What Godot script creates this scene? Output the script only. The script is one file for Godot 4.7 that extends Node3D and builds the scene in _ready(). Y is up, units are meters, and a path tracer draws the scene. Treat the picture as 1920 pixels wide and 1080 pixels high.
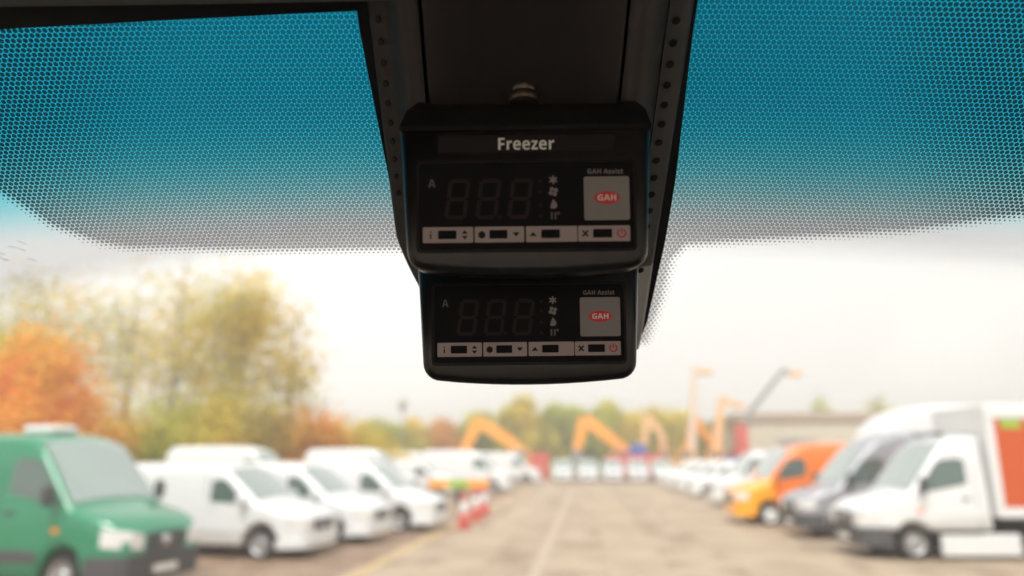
extends Node3D
# Cab of a parked van looking out over a vehicle yard: two temperature controllers hang from the console
# on the windscreen; the yard outside lies beyond the focus.

const EYE := 2.1
const CAB_YAW := 5.5
const PITCH := 12.96
const MM := 0.001

var names := {}
var rng := RandomNumberGenerator.new()
var M := {}

# ------------------------------------------------------------------ naming and tagging
func numbered(n: String) -> String:
	var k: int = names.get(n, 0)
	names[n] = k + 1
	return n if k == 0 else "%s_%03d" % [n, k]

func thing(called: String, label: String, category: String, at := Vector3.ZERO, turn := 0.0, group := "") -> Node3D:
	var o := Node3D.new()
	o.name = numbered(called)
	add_child(o)
	o.position = at
	o.rotation.y = turn
	tag(o, label, category, group)
	return o

func tag(o: Node, label: String, category := "", group := "", kind := "") -> void:
	if label: o.set_meta("label", label)
	if category: o.set_meta("category", category)
	if group: o.set_meta("group", group)
	if kind: o.set_meta("kind", kind)

func part(called: String, st, mat: Material, parent: Node, smooth := true) -> MeshInstance3D:
	var o := MeshInstance3D.new()
	o.name = called
	if st is SurfaceTool:
		(st as SurfaceTool).generate_normals()
		o.mesh = (st as SurfaceTool).commit()
	else:
		o.mesh = st
	o.material_override = mat
	parent.add_child(o, true)
	return o

func dup(src: Node3D, label: String, at: Vector3, turn: float, group := "") -> Node3D:
	var c: Node3D = src.duplicate()
	var base: String = src.name
	var cut := base.rfind("_")
	if cut > 0 and base.substr(cut + 1).is_valid_int():
		base = base.substr(0, cut)
	c.name = numbered(base)
	add_child(c)
	c.position = at
	c.rotation.y = turn
	c.set_meta("label", label)
	if group: c.set_meta("group", group)
	return c

# ------------------------------------------------------------------ shapes
func begin(smooth := true) -> SurfaceTool:
	var st := SurfaceTool.new()
	st.begin(Mesh.PRIMITIVE_TRIANGLES)
	st.set_smooth_group(0 if smooth else -1)
	return st

# a polygon whose corners are listed counter-clockwise as seen from outside
func poly(st: SurfaceTool, p: Array, inner = null) -> void:
	var n: Vector3 = (p[1] - p[0]).cross(p[2] - p[0])
	if p.size() > 3 and n.length_squared() < 1e-18:
		n = (p[2] - p[0]).cross(p[3] - p[0])
	var q := p
	if inner != null:
		var c := Vector3.ZERO
		for v in p: c += v
		c /= p.size()
		if n.dot(c - inner) < 0.0:
			q = p.duplicate()
			q.reverse()
	for i in range(1, q.size() - 1):
		st.add_vertex(q[0]); st.add_vertex(q[i + 1]); st.add_vertex(q[i])

func cbox(st: SurfaceTool, c: Vector3, size: Vector3, b := 0.0, basis := Basis()) -> void:
	var h := size * 0.5
	b = minf(b, minf(h.x, minf(h.y, h.z)) * 0.9)
	var v := func(k: int, s: Vector3) -> Vector3:
		var q := Vector3(s.x * (h.x - b), s.y * (h.y - b), s.z * (h.z - b))
		q[k] = s[k] * h[k]
		return c + basis * q
	for k in 3:
		var i := (k + 1) % 3
		var j := (k + 2) % 3
		for s in [-1.0, 1.0]:
			var pts := []
			for e in [[-1.0, -1.0], [1.0, -1.0], [1.0, 1.0], [-1.0, 1.0]]:
				var sg := Vector3.ZERO
				sg[k] = s; sg[i] = e[0]; sg[j] = e[1]
				pts.append(v.call(k, sg))
			poly(st, pts, c)
	if b <= 0.0: return
	for k in 3:
		var i := (k + 1) % 3
		var j := (k + 2) % 3
		for a in [-1.0, 1.0]:
			for e in [-1.0, 1.0]:
				var s0 := Vector3.ZERO
				var s1 := Vector3.ZERO
				s0[i] = a; s0[j] = e; s0[k] = -1.0
				s1[i] = a; s1[j] = e; s1[k] = 1.0
				poly(st, [v.call(i, s0), v.call(i, s1), v.call(j, s1), v.call(j, s0)], c)
	for a in [-1.0, 1.0]:
		for e in [-1.0, 1.0]:
			for f in [-1.0, 1.0]:
				var s := Vector3(a, e, f)
				poly(st, [v.call(0, s), v.call(1, s), v.call(2, s)], c)

func box(c: Vector3, size: Vector3, b := 0.0, basis := Basis()) -> SurfaceTool:
	var st := begin(false)
	cbox(st, c, size, b, basis)
	return st

# a round bar through points with a radius at each
func tube(st: SurfaceTool, pts: Array, radii: Array, sides := 8, caps := true) -> void:
	var rings := []
	for i in pts.size():
		var d: Vector3 = (pts[mini(i + 1, pts.size() - 1)] - pts[maxi(i - 1, 0)]).normalized()
		var u := d.cross(Vector3.UP if absf(d.y) < 0.9 else Vector3.RIGHT).normalized()
		var w := d.cross(u)
		var ring := []
		for k in sides:
			var a := TAU * k / sides
			ring.append(pts[i] + (u * cos(a) + w * sin(a)) * radii[i])
		rings.append(ring)
	for i in pts.size() - 1:
		var mid: Vector3 = (pts[i] + pts[i + 1]) * 0.5
		for k in sides:
			var n := (k + 1) % sides
			poly(st, [rings[i][k], rings[i][n], rings[i + 1][n], rings[i + 1][k]], mid)
	if caps:
		poly(st, rings[0], (pts[0] + pts[1]) * 0.5)
		poly(st, rings[-1], (pts[-1] + pts[-2]) * 0.5)

# prism: a polygon in a plane, pushed out by depth. xf maps (x, y, 0..depth)
func prism(st: SurfaceTool, outline: PackedVector2Array, depth: float, xf := Transform3D()) -> void:
	var tri := Geometry2D.triangulate_polygon(outline)
	var c := Vector2.ZERO
	for p in outline: c += p
	c /= outline.size()
	var mid := xf * Vector3(c.x, c.y, depth * 0.5)
	for z in [0.0, depth]:
		var away := xf * Vector3(c.x, c.y, depth * 0.5 - (1.0 if z > 0.0 else -1.0) * maxf(depth, 1e-4))
		for i in range(0, tri.size(), 3):
			var q := []
			for k in 3:
				var p := outline[tri[i + k]]
				q.append(xf * Vector3(p.x, p.y, z))
			poly(st, q, away)
	for i in outline.size():
		var a := outline[i]
		var b := outline[(i + 1) % outline.size()]
		poly(st, [xf * Vector3(a.x, a.y, 0), xf * Vector3(b.x, b.y, 0), xf * Vector3(b.x, b.y, depth), xf * Vector3(a.x, a.y, depth)], mid)

func rrect(x0: float, y0: float, x1: float, y1: float, r: float, n := 4) -> PackedVector2Array:
	var out := PackedVector2Array()
	for c in [[x1 - r, y0 + r, -PI / 2], [x1 - r, y1 - r, 0.0], [x0 + r, y1 - r, PI / 2], [x0 + r, y0 + r, PI]]:
		for k in n + 1:
			var a: float = c[2] + PI / 2 * k / n
			out.append(Vector2(c[0] + cos(a) * r, c[1] + sin(a) * r))
	return out

func ellipse(cx: float, cy: float, rx: float, ry: float, n := 24) -> PackedVector2Array:
	var out := PackedVector2Array()
	for k in n:
		out.append(Vector2(cx + cos(TAU * k / n) * rx, cy + sin(TAU * k / n) * ry))
	return out

# ------------------------------------------------------------------ materials
func mat(c: Color, rough := 0.6, metal := 0.0, coat := 0.0) -> StandardMaterial3D:
	var m := StandardMaterial3D.new()
	m.albedo_color = c.linear_to_srgb()
	m.roughness = rough
	m.metallic = metal
	if coat > 0.0:
		m.clearcoat_enabled = true
		m.clearcoat = coat
		m.clearcoat_roughness = 0.06
	return m

func noise_tex(seed_: int, freq: float, ramp: Array, size := 512, octaves := 4) -> NoiseTexture2D:
	var n := FastNoiseLite.new()
	n.seed = seed_
	n.frequency = freq
	n.fractal_octaves = octaves
	var t := NoiseTexture2D.new()
	t.width = size
	t.height = size
	t.seamless = true
	t.noise = n
	if ramp.size():
		var g := Gradient.new()
		var offs := PackedFloat32Array()
		var cols := PackedColorArray()
		for r in ramp:
			offs.append(r[0])
			cols.append((r[1] as Color).linear_to_srgb())
		g.offsets = offs
		g.colors = cols
		t.color_ramp = g
	return t

func tri_mat(tex: Texture2D, scale: float, rough: float) -> StandardMaterial3D:
	var m := StandardMaterial3D.new()
	m.albedo_texture = tex
	m.uv1_triplanar = true
	m.uv1_world_triplanar = true
	m.uv1_scale = Vector3.ONE * scale
	m.roughness = rough
	return m

func materials() -> void:
	M.white = mat(Color(0.68, 0.70, 0.71), 0.35, 0.0, 0.6)
	M.green = mat(Color(0.02, 0.21, 0.11), 0.35, 0.0, 0.7)
	M.grey = mat(Color(0.33, 0.335, 0.37), 0.35, 0.2, 0.7)
	M.orange = mat(Color(0.80, 0.19, 0.03), 0.35, 0.0, 0.6)
	M.yellow = mat(Color(0.85, 0.36, 0.01), 0.35, 0.0, 0.6)
	M.panel_orange = mat(Color(0.50, 0.078, 0.012), 0.5)
	M.lime = mat(Color(0.30, 0.45, 0.06), 0.5)
	M.cladding = mat(Color(0.07, 0.07, 0.075), 0.6)
	M.black = mat(Color(0.02, 0.02, 0.02), 0.7)
	M.tyre = mat(Color(0.03, 0.028, 0.028), 0.85)
	M.rim = mat(Color(0.42, 0.42, 0.43), 0.4, 0.5)
	M.hub_white = mat(Color(0.7, 0.7, 0.7), 0.4)
	M.lamp = mat(Color(0.75, 0.77, 0.78), 0.1, 0.2, 1.0)
	M.amber = mat(Color(0.75, 0.22, 0.02), 0.3)
	M.glass = mat(Color(0.38, 0.46, 0.43), 0.06, 0.7, 1.0)
	M.glass_side = mat(Color(0.15, 0.20, 0.185), 0.08, 0.4)
	M.chrome = mat(Color(0.6, 0.6, 0.62), 0.25, 0.9)
	M.plate = mat(Color(0.75, 0.75, 0.7), 0.5)
	M.digger = mat(Color(0.86, 0.35, 0.04), 0.5)
	M.digger_pale = mat(Color(0.70, 0.42, 0.20), 0.5)
	M.mast = mat(Color(0.62, 0.5, 0.4), 0.5)
	M.steel = mat(Color(0.26, 0.27, 0.28), 0.5, 0.3)
	M.red = mat(Color(0.55, 0.10, 0.08), 0.5)
	M.blue = mat(Color(0.04, 0.12, 0.42), 0.5)
	M.concrete = mat(Color(0.4, 0.38, 0.34), 0.9)
	M.bark = tri_mat(noise_tex(5, 0.03, [[0.3, Color(0.12, 0.10, 0.08)], [0.7, Color(0.24, 0.20, 0.16)]], 128), 0.6, 0.9)
	M.leaf = StandardMaterial3D.new()
	M.leaf.vertex_color_use_as_albedo = true
	M.leaf.roughness = 0.7
	M.leaf.backlight_enabled = true
	M.leaf.backlight = Color(0.9, 0.9, 0.9)
	M.yard = tri_mat(noise_tex(11, 0.012, [[0.2, Color(0.26, 0.19, 0.13)], [0.5, Color(0.36, 0.28, 0.20)], [0.8, Color(0.43, 0.345, 0.25)]], 1024, 5), 0.045, 0.75)
	M.bay = tri_mat(noise_tex(12, 0.012, [[0.25, Color(0.22, 0.145, 0.095)], [0.5, Color(0.27, 0.18, 0.12)], [0.75, Color(0.32, 0.23, 0.16)]], 1024, 5), 0.06, 0.6)
	M.slab = tri_mat(noise_tex(13, 0.015, [[0.25, Color(0.34, 0.26, 0.18)], [0.75, Color(0.43, 0.345, 0.25)]], 512, 5), 0.05, 0.8)
	M.line_white = tri_mat(noise_tex(14, 0.05, [[0.35, Color(0.36, 0.285, 0.205)], [0.7, Color(0.50, 0.42, 0.32)]], 512), 0.3, 0.7)
	M.line_yellow = tri_mat(noise_tex(15, 0.05, [[0.3, Color(0.42, 0.31, 0.2)], [0.6, Color(0.58, 0.4, 0.18)]], 512), 0.3, 0.7)
	M.grass = tri_mat(noise_tex(16, 0.03, [[0.3, Color(0.17, 0.16, 0.05)], [0.7, Color(0.28, 0.24, 0.09)]], 512), 0.1, 0.9)
	M.wall = tri_mat(noise_tex(17, 0.02, [[0.3, Color(0.50, 0.46, 0.37)], [0.7, Color(0.56, 0.52, 0.43)]], 256), 0.2, 0.7)
	M.fascia = mat(Color(0.36, 0.29, 0.22), 0.7)
	# inside the cab
	var fine := noise_tex(21, 0.25, [], 256, 2)
	var wear := noise_tex(22, 0.02, [[0.3, Color(0.55, 0.55, 0.55)], [0.7, Color(1, 1, 1)]], 256, 5)
	for d in [["trim", Color(0.022, 0.018, 0.018), 0.55], ["trim_side", Color(0.038, 0.034, 0.034), 0.6], ["trim_strip", Color(0.052, 0.054, 0.058), 0.6], ["trim_daylit", Color(0.36, 0.355, 0.345), 0.5], ["trim_grey", Color(0.085, 0.08, 0.075), 0.5], ["housing", Color(0.014, 0.0125, 0.014), 0.36], ["headliner", Color(0.2, 0.185, 0.165), 0.95]]:  # the palest trim colour has daylight from the windscreen painted in
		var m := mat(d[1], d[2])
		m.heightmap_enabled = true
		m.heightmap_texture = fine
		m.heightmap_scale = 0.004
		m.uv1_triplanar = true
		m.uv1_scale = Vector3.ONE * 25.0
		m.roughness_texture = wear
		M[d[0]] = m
	M.frit = mat(Color(0.006, 0.006, 0.007), 0.6)
	M.dot_ink = StandardMaterial3D.new()
	M.dot_ink.vertex_color_use_as_albedo = true
	M.dot_ink.transparency = BaseMaterial3D.TRANSPARENCY_ALPHA
	M.dot_ink.roughness = 0.6
	M.hole = mat(Color(0.006, 0.006, 0.006), 0.9)
	M.display = mat(Color(0.011, 0.010, 0.012), 0.55)
	M.display.metallic_specular = 0.2
	M.frame = mat(Color(0.014, 0.012, 0.013), 0.5)
	M.frame.metallic_specular = 0.3
	M.segment = mat(Color(0.034, 0.028, 0.028), 0.6)
	M.segment.metallic_specular = 0.2
	M.print_grey = mat(Color(0.24, 0.21, 0.21), 0.5)
	M.print_dim = mat(Color(0.12, 0.105, 0.105), 0.5)
	M.print_white = mat(Color(0.82, 0.80, 0.78), 0.5)
	M.label_grey = mat(Color(0.42, 0.34, 0.335), 0.55)
	M.sticker = mat(Color(0.27, 0.25, 0.245), 0.55)
	M.logo = mat(Color(0.72, 0.03, 0.04), 0.5)
	M.power = mat(Color(0.5, 0.05, 0.05), 0.5)
	M.brass = mat(Color(0.13, 0.11, 0.085), 0.42, 0.9)
	M.bulkhead = mat(Color(0.5, 0.49, 0.47), 0.8)
	M.pane = StandardMaterial3D.new()
	M.pane.transparency = BaseMaterial3D.TRANSPARENCY_ALPHA
	M.pane.albedo_color = Color(0.8, 0.9, 0.88, 0.06)
	M.pane.roughness = 0.0
	M.water_mark = StandardMaterial3D.new()
	M.water_mark.transparency = BaseMaterial3D.TRANSPARENCY_ALPHA
	M.water_mark.albedo_color = Color(0.7, 0.66, 0.6, 0.09)
	M.water_mark.roughness = 0.6
	M.screen = StandardMaterial3D.new()
	M.screen.refraction_enabled = true
	M.screen.refraction_scale = 0.05
	M.screen.albedo_color = Color(1, 1, 1, 0.0)
	M.screen.vertex_color_use_as_albedo = true
	M.screen.roughness = 0.0

# ------------------------------------------------------------------ camera, sky, sun
func camera_and_light() -> void:
	var cam := Camera3D.new()
	cam.name = "camera"
	cam.position = Vector3(0, EYE, 0)
	cam.rotation = Vector3(deg_to_rad(PITCH), deg_to_rad(CAB_YAW), 0)
	var at := CameraAttributesPhysical.new()
	at.frustum_focal_length = 12.0 / (540.0 / 1391.0)
	at.frustum_near = 0.02
	at.frustum_far = 1200.0
	at.frustum_focus_distance = 0.282
	at.exposure_aperture = 7.2
	cam.attributes = at
	add_child(cam)
	var e := Environment.new()
	e.background_mode = Environment.BG_SKY
	var sky := Sky.new()
	var sm := ProceduralSkyMaterial.new()
	sm.sky_top_color = Color(0.41, 0.405, 0.395).linear_to_srgb()
	sm.sky_horizon_color = Color(0.435, 0.422, 0.395).linear_to_srgb()
	sm.sky_curve = 0.15
	sm.ground_horizon_color = Color(0.5, 0.45, 0.38).linear_to_srgb()
	sm.ground_bottom_color = Color(0.3, 0.26, 0.2).linear_to_srgb()
	var n := FastNoiseLite.new()
	n.seed = 3
	n.frequency = 0.006
	n.fractal_octaves = 4
	var ct := NoiseTexture2D.new()
	ct.noise = n
	ct.width = 1024
	ct.height = 512
	ct.seamless = true
	var g := Gradient.new()
	g.offsets = PackedFloat32Array([0.32, 0.68])
	g.colors = PackedColorArray([Color(0.75, 0.74, 0.72, 0.0), Color(0.75, 0.74, 0.72, 0.14)])
	ct.color_ramp = g
	sm.sky_cover = ct
	sky.sky_material = sm
	e.sky = sky
	e.tonemap_mode = Environment.TONE_MAPPER_LINEAR
	e.tonemap_exposure = 2.85
	e.sdfgi_enabled = true
	e.ssao_enabled = true
	e.ssil_enabled = true
	e.fog_enabled = true
	e.fog_density = 0.003
	e.fog_light_color = Color(1.0, 0.98, 0.95)
	var we := WorldEnvironment.new()
	we.name = "environment"
	we.environment = e
	add_child(we)
	var sun := DirectionalLight3D.new()
	sun.name = "sun"
	sun.light_energy = 0.5
	sun.light_angular_distance = 25.0
	sun.light_color = Color(1.0, 0.985, 0.96)
	sun.shadow_enabled = true
	sun.rotation = Vector3(deg_to_rad(-52), deg_to_rad(-8), 0)
	add_child(sun)

# ------------------------------------------------------------------ setting
func sheet(called: String, pts: Array, y: float, m: Material) -> MeshInstance3D:
	var st := begin(false)
	var q := []
	for p in pts: q.append(Vector3(p[0], y, p[1]))
	poly(st, q, Vector3(q[0].x, y - 10.0, q[0].z))
	var o := part(called, st, m, self)
	o.name = numbered(called)
	o.set_meta("kind", "structure")
	return o

func setting() -> void:
	sheet("ground", [[-500, 60], [500, 60], [500, -700], [-500, -700]], 0.0, M.yard)
	sheet("parking_bay_strip", [[-4.55, 4], [-4.55, -70], [-13.5, -70], [-13.5, 4]], 0.004, M.bay)
	sheet("verge", [[-14.5, 10], [-14.5, -76], [-120, -76], [-120, 10]], 0.008, M.grass)
	sheet("far_verge", [[-120, -92], [18, -92], [18, -200], [-120, -200]], 0.008, M.grass)
	# worn lines on the yard
	sheet("yellow_line", [[-4.15, -6], [-4.15, -62], [-4.4, -62], [-4.4, -6]], 0.009, M.line_yellow)
	sheet("white_line", [[-0.85, -9], [-0.85, -60], [-1.1, -60], [-1.1, -9]], 0.009, M.line_white)
	# paler concrete lanes laid in the yard
	sheet("concrete_lane", [[-2.1, 2], [-2.1, -69], [-3.1, -69], [-3.1, 2]], 0.0045, M.slab)
	sheet("concrete_lane", [[1.6, 2], [1.6, -69], [0.4, -69], [0.4, 2]], 0.0045, M.slab)
	sheet("concrete_lane", [[5.2, 2], [5.2, -69], [3.0, -69], [3.0, 2]], 0.0045, M.slab)

# ------------------------------------------------------------------ cab: windscreen frame of reference
const SO := Vector2(0.233, 0.146)    # (forward, up) of the origin on the inner face of the glass
const ST := Vector2(0.799, -0.601)   # down the slope
const SN := Vector2(-0.601, -0.799)  # out of the glass towards the cab

func on_glass(s: float, t: float, off := 0.0) -> Vector3:
	var o := off + 0.15 * s * s
	var f := SO.x + ST.x * t + SN.x * o
	var u := SO.y + ST.y * t + SN.y * o
	return Vector3(s, EYE + u, -f)

func glass_normal(s: float) -> Vector3:
	var n := Vector3(-0.3 * s, SN.y, -SN.x)
	return n.normalized()

func tint(s: float, t: float) -> Color:
	var k := smoothstep(0.088, 0.020, t - s * s * (0.12 if s < 0.0 else 0.0))
	var grey := Color(1, 1, 1).lerp(Color(0.68, 0.685, 0.70), smoothstep(0.100, 0.082, t - 0.5 * s * s * (1.0 if s < 0.0 else 0.3)))
	return Color(grey.r * pow(0.016, k), grey.g * pow(0.43, k), grey.b * pow(0.63, k))

func cab() -> void:
	var cabn := thing("van_cab", "dark cab interior framing the windscreen with dotted blue sun band and console", "van cab", Vector3.ZERO, deg_to_rad(CAB_YAW))
	# windscreen: a closed sheet of laminated glass, the sun band tinted in the glass
	var vs := PackedVector3Array()
	var ns := PackedVector3Array()
	var cs := PackedColorArray()
	var ix := PackedInt32Array()
	var sx := []
	for i in 69: sx.append(-0.85 + 1.7 * i / 68.0)
	var tx := []
	for i in 30: tx.append(-0.1 + 0.0075 * i)
	for i in 13: tx.append(0.1175 + 0.01 + 0.065 * i)
	for side in 2:
		for t in tx:
			for s in sx:
				vs.append(on_glass(s, t, 0.0 if side == 0 else -0.005))
				ns.append(glass_normal(s) * (1.0 if side == 0 else -1.0))
				cs.append(tint(s, t))
	var w := sx.size()
	var h := tx.size()
	for side in 2:
		for r in h - 1:
			for c in w - 1:
				var a := side * w * h + r * w + c
				if side == 0: ix.append_array([a, a + 1, a + w, a + 1, a + w + 1, a + w])
				else: ix.append_array([a, a + w, a + 1, a + 1, a + w, a + w + 1])
	# decide the winding from the first triangle (clockwise seen from outside)
	var nn := (vs[ix[1]] - vs[ix[0]]).cross(vs[ix[2]] - vs[ix[0]])
	if nn.dot(ns[0]) > 0.0:
		for k in range(0, ix.size(), 3):
			var q := ix[k + 1]
			ix[k + 1] = ix[k + 2]
			ix[k + 2] = q
	# rim
	var rim := begin(false)
	var arr := []
	arr.resize(Mesh.ARRAY_MAX)
	var edge := []
	for c in w: edge.append(c)
	for r in range(1, h): edge.append(r * w + w - 1)
	for c in range(w - 2, -1, -1): edge.append((h - 1) * w + c)
	for r in range(h - 2, 0, -1): edge.append(r * w)
	var mid := on_glass(0.0, 0.4, -0.0025)
	for k in edge.size():
		var a: int = edge[k]
		var b: int = edge[(k + 1) % edge.size()]
		var quad := [a, b, b + w * h, a + w * h]
		var n2 := (vs[quad[1]] - vs[quad[0]]).cross(vs[quad[2]] - vs[quad[0]])
		var cen := (vs[quad[0]] + vs[quad[2]]) * 0.5
		if n2.dot(cen - mid) > 0.0: quad.reverse()
		ix.append_array([quad[0], quad[1], quad[2], quad[0], quad[2], quad[3]])
	arr[Mesh.ARRAY_VERTEX] = vs
	arr[Mesh.ARRAY_NORMAL] = ns
	arr[Mesh.ARRAY_COLOR] = cs
	arr[Mesh.ARRAY_INDEX] = ix
	var am := ArrayMesh.new()
	am.add_surface_from_arrays(Mesh.PRIMITIVE_TRIANGLES, arr)
	var screen := part("windscreen", am, M.screen, cabn)
	# solid black print: along the roof edge and round the console
	var st := begin()
	var up := func(a: Array) -> void:
		poly(st, a, on_glass(0.0, 0.3, -1.0))
	for i in 68:
		var s0: float = sx[i]
		var s1: float = sx[i + 1]
		var e0 := -0.0094 - 0.040 * s0
		var e1 := -0.0094 - 0.040 * s1
		up.call([on_glass(s0, -0.1, 0.0003), on_glass(s1, -0.1, 0.0003), on_glass(s1, e1, 0.0003), on_glass(s0, e0, 0.0003)])
	var prev_l := 0.0
	for i in 26:
		var t0 := -0.012 + 0.0065 * i
		var t1 := t0 + 0.0065
		var l := func(t: float) -> float: return -0.0532 + 0.0058 * clampf(t / 0.09, 0.0, 1.0) + left_edge(t) + 0.0488
		var r := func(t: float) -> float: return 0.0632 + 0.0024 * clampf(t / 0.06, 0.0, 1.0) - 0.0028 * clampf((t - 0.09) / 0.06, 0.0, 1.3) - 0.003 * clampf((t - 0.14) / 0.015, 0.0, 1.0)
		up.call([on_glass(l.call(t0), t0, 0.0004), on_glass(r.call(t0), t0, 0.0004), on_glass(r.call(t1), t1, 0.0004), on_glass(l.call(t1), t1, 0.0004)])
	part("black_border", st, M.frit, screen)
	frit(screen)
	# dried water marks low on the passenger side
	rng.seed = 77
	for i in 12:
		var ws := rng.randf_range(-0.235, -0.205)
		var wt := rng.randf_range(0.078, 0.104)
		var wm := begin()
		var wn := glass_normal(ws)
		var wx := (Vector3(1, 0, 0) - wn * wn.x).normalized().rotated(wn, -0.5 + rng.randf_range(-0.3, 0.3))
		prism(wm, ellipse(0, 0, rng.randf_range(0.0009, 0.0026), rng.randf_range(0.0004, 0.0007), 14), 0.0002, Transform3D(Basis(wx, wn.cross(wx), wn), on_glass(ws, wt, -0.0053)))
		part("water_mark", wm, M.water_mark, screen)
	console(cabn)
	# roof lining, its front lip just above the view; the rest of the cab round the camera
	st = begin()
	var prof := [Vector2(0.205, 0.1475), Vector2(0.2145, 0.1485), Vector2(0.2185, 0.152), Vector2(0.2205, 0.158), Vector2(0.213, 0.20), Vector2(-1.05, 0.25), Vector2(-1.05, 0.205), Vector2(0.0, 0.185), Vector2(0.12, 0.170)]
	for i in 34:
		var x0 := -0.86 + 1.72 * i / 34.0
		var x1 := -0.86 + 1.72 * (i + 1) / 34.0
		for k in prof.size():
			var a: Vector2 = prof[k]
			var b: Vector2 = prof[(k + 1) % prof.size()]
			var fa := func(p: Vector2, x: float) -> Vector3: return Vector3(x, EYE + p.y - 0.002 + 0.03 * x, -p.x + 0.09 * x * x)
			poly(st, [fa.call(a, x0), fa.call(b, x0), fa.call(b, x1), fa.call(a, x1)], Vector3((x0 + x1) * 0.5, EYE + 0.19, -(a.x + b.x) * 0.25))
	part("headliner", st, M.headliner, cabn)
	part("dashboard", box(Vector3(0, EYE - 0.62, -0.78), Vector3(1.76, 0.36, 0.6), 0.06), M.trim_strip, cabn)
	var bh := part("bulkhead", box(Vector3(0, EYE - 1.0, 1.08), Vector3(1.9, 0.94, 0.05), 0.01), M.bulkhead, cabn)
	part("added_rear_window", box(Vector3(0, EYE - 0.16, 1.08), Vector3(1.7, 0.72, 0.005)), M.pane, bh)  # unseen pane, added above a lowered bulkhead to let more light in
	part("cab_floor", box(Vector3(0, EYE - 1.48, 0.1), Vector3(1.86, 0.06, 1.9), 0.01), M.cladding, cabn)
	for sgn in [-1.0, 1.0]:
		var d := part("door", box(Vector3(sgn * 0.93, EYE - 0.98, 0.12), Vector3(0.08, 0.95, 1.86), 0.02), M.trim_grey, cabn)
		d.set_meta("label", "cab door on the %s" % ("passenger side" if sgn < 0 else "driver side"))
		part("window_glass", box(Vector3(sgn * 0.93, EYE - 0.17, 0.1), Vector3(0.004, 0.66, 1.1)), M.pane, d)
		st = begin(false)
		cbox(st, Vector3(sgn * 0.93, EYE - 0.17, 0.84), Vector3(0.07, 0.68, 0.42), 0.02)
		cbox(st, Vector3(sgn * 0.93, EYE + 0.2, 0.3), Vector3(0.08, 0.08, 1.5), 0.02)
		part("pillar", st, M.trim_grey, cabn)
		st = begin()
		tube(st, [on_glass(sgn * 0.86, -0.08, -0.01), on_glass(sgn * 0.86, 0.5, -0.01), on_glass(sgn * 0.88, 0.98, -0.01)], [0.045, 0.05, 0.055], 10)
		part("pillar", st, M.trim_grey, cabn)

func signed_distance(p: Vector2, pg: PackedVector2Array) -> float:
	var d := 1e9
	for i in pg.size():
		var q := Geometry2D.get_closest_point_to_segment(p, pg[i], pg[(i + 1) % pg.size()])
		d = minf(d, p.distance_to(q))
	return d if Geometry2D.is_point_in_polygon(p, pg) else -d

func frit(parent: Node3D) -> void:
	var left := PackedVector2Array([Vector2(-0.27, 0.0), Vector2(-0.27, -0.01), Vector2(-0.053, -0.012), Vector2(-0.05, 0.0), Vector2(-0.0484, 0.042), Vector2(-0.0455, 0.0945), Vector2(-0.1056, 0.0936), Vector2(-0.1633, 0.0904), Vector2(-0.1734, 0.0875), Vector2(-0.1894, 0.078), Vector2(-0.1962, 0.0687), Vector2(-0.2033, 0.061), Vector2(-0.24, 0.024)])
	var right := PackedVector2Array([Vector2(0.060, -0.014), Vector2(0.062, 0.0512), Vector2(0.062, 0.0917), Vector2(0.0615, 0.1500), Vector2(0.0635, 0.1500), Vector2(0.067, 0.125), Vector2(0.0685, 0.1), Vector2(0.074, 0.0915), Vector2(0.1219, 0.0862), Vector2(0.1647, 0.0815), Vector2(0.2081, 0.0717), Vector2(0.25, 0.055), Vector2(0.29, 0.022), Vector2(0.33, -0.024)])
	var dot := begin(false)
	var n := 8
	for k in n:
		var a := TAU * k / n
		var b := TAU * (k + 1) / n
		var o := Vector3(0, 0, 1)
		poly(dot, [o, Vector3(cos(a), sin(a), 0.6), Vector3(cos(b), sin(b), 0.6)], Vector3(0, 0, -1))
		poly(dot, [Vector3(cos(a), sin(a), 0.6), Vector3(cos(a), sin(a), 0), Vector3(cos(b), sin(b), 0), Vector3(cos(b), sin(b), 0.6)], Vector3.ZERO)
	dot.generate_normals()
	var mesh := dot.commit()
	for pg in [left, right]:
		var xfs := []
		var inks := []
		var pitch := 0.00200
		var rowh := pitch * 0.866
		for row in range(-20, 95):
			for col in range(-180, 180):
				var p := Vector2((col + 0.5 * (row & 1)) * pitch, row * rowh)
				if p.x < -0.28 or p.x > 0.34: continue
				var d := signed_distance(p, pg)
				if d < -0.0046: continue
				var edge_top := -0.0094 - 0.040 * p.x
				if p.y < edge_top - 0.001: continue
				var r := lerpf(0.00099, 0.00091, smoothstep(0.11, 0.17, absf(p.x) - p.y * 0.6)) * clampf(1.0 + (d - 0.0004) / 0.0062, 0.25, 1.0)
				var nz := glass_normal(p.x)
				var ax := Vector3(1, 0, 0)
				ax = (ax - nz * ax.dot(nz)).normalized()
				var ay := nz.cross(ax)
				var corner := smoothstep(0.11, 0.17, absf(p.x) - p.y * 0.6)
				inks.append(Color(0.006, 0.006, 0.007, lerpf(0.66, 0.9, corner)))
				xfs.append(Transform3D(Basis(ax * r, ay * r, nz * 0.00006), on_glass(p.x, p.y, 0.0001)))
		var mm := MultiMesh.new()
		mm.transform_format = MultiMesh.TRANSFORM_3D
		mm.use_colors = true
		mm.mesh = mesh
		mm.instance_count = xfs.size()
		for i in xfs.size():
			mm.set_instance_transform(i, xfs[i])
			mm.set_instance_color(i, inks[i])
		var o := MultiMeshInstance3D.new()
		o.name = "dotted_print"
		o.multimesh = mm
		o.material_override = M.dot_ink
		o.set_meta("kind", "stuff")
		parent.add_child(o, true)

func left_edge(t: float) -> float:
	return -0.0488 + 0.022 * pow(clampf((t - 0.085) / 0.066, 0.0, 1.0), 1.3)

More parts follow.
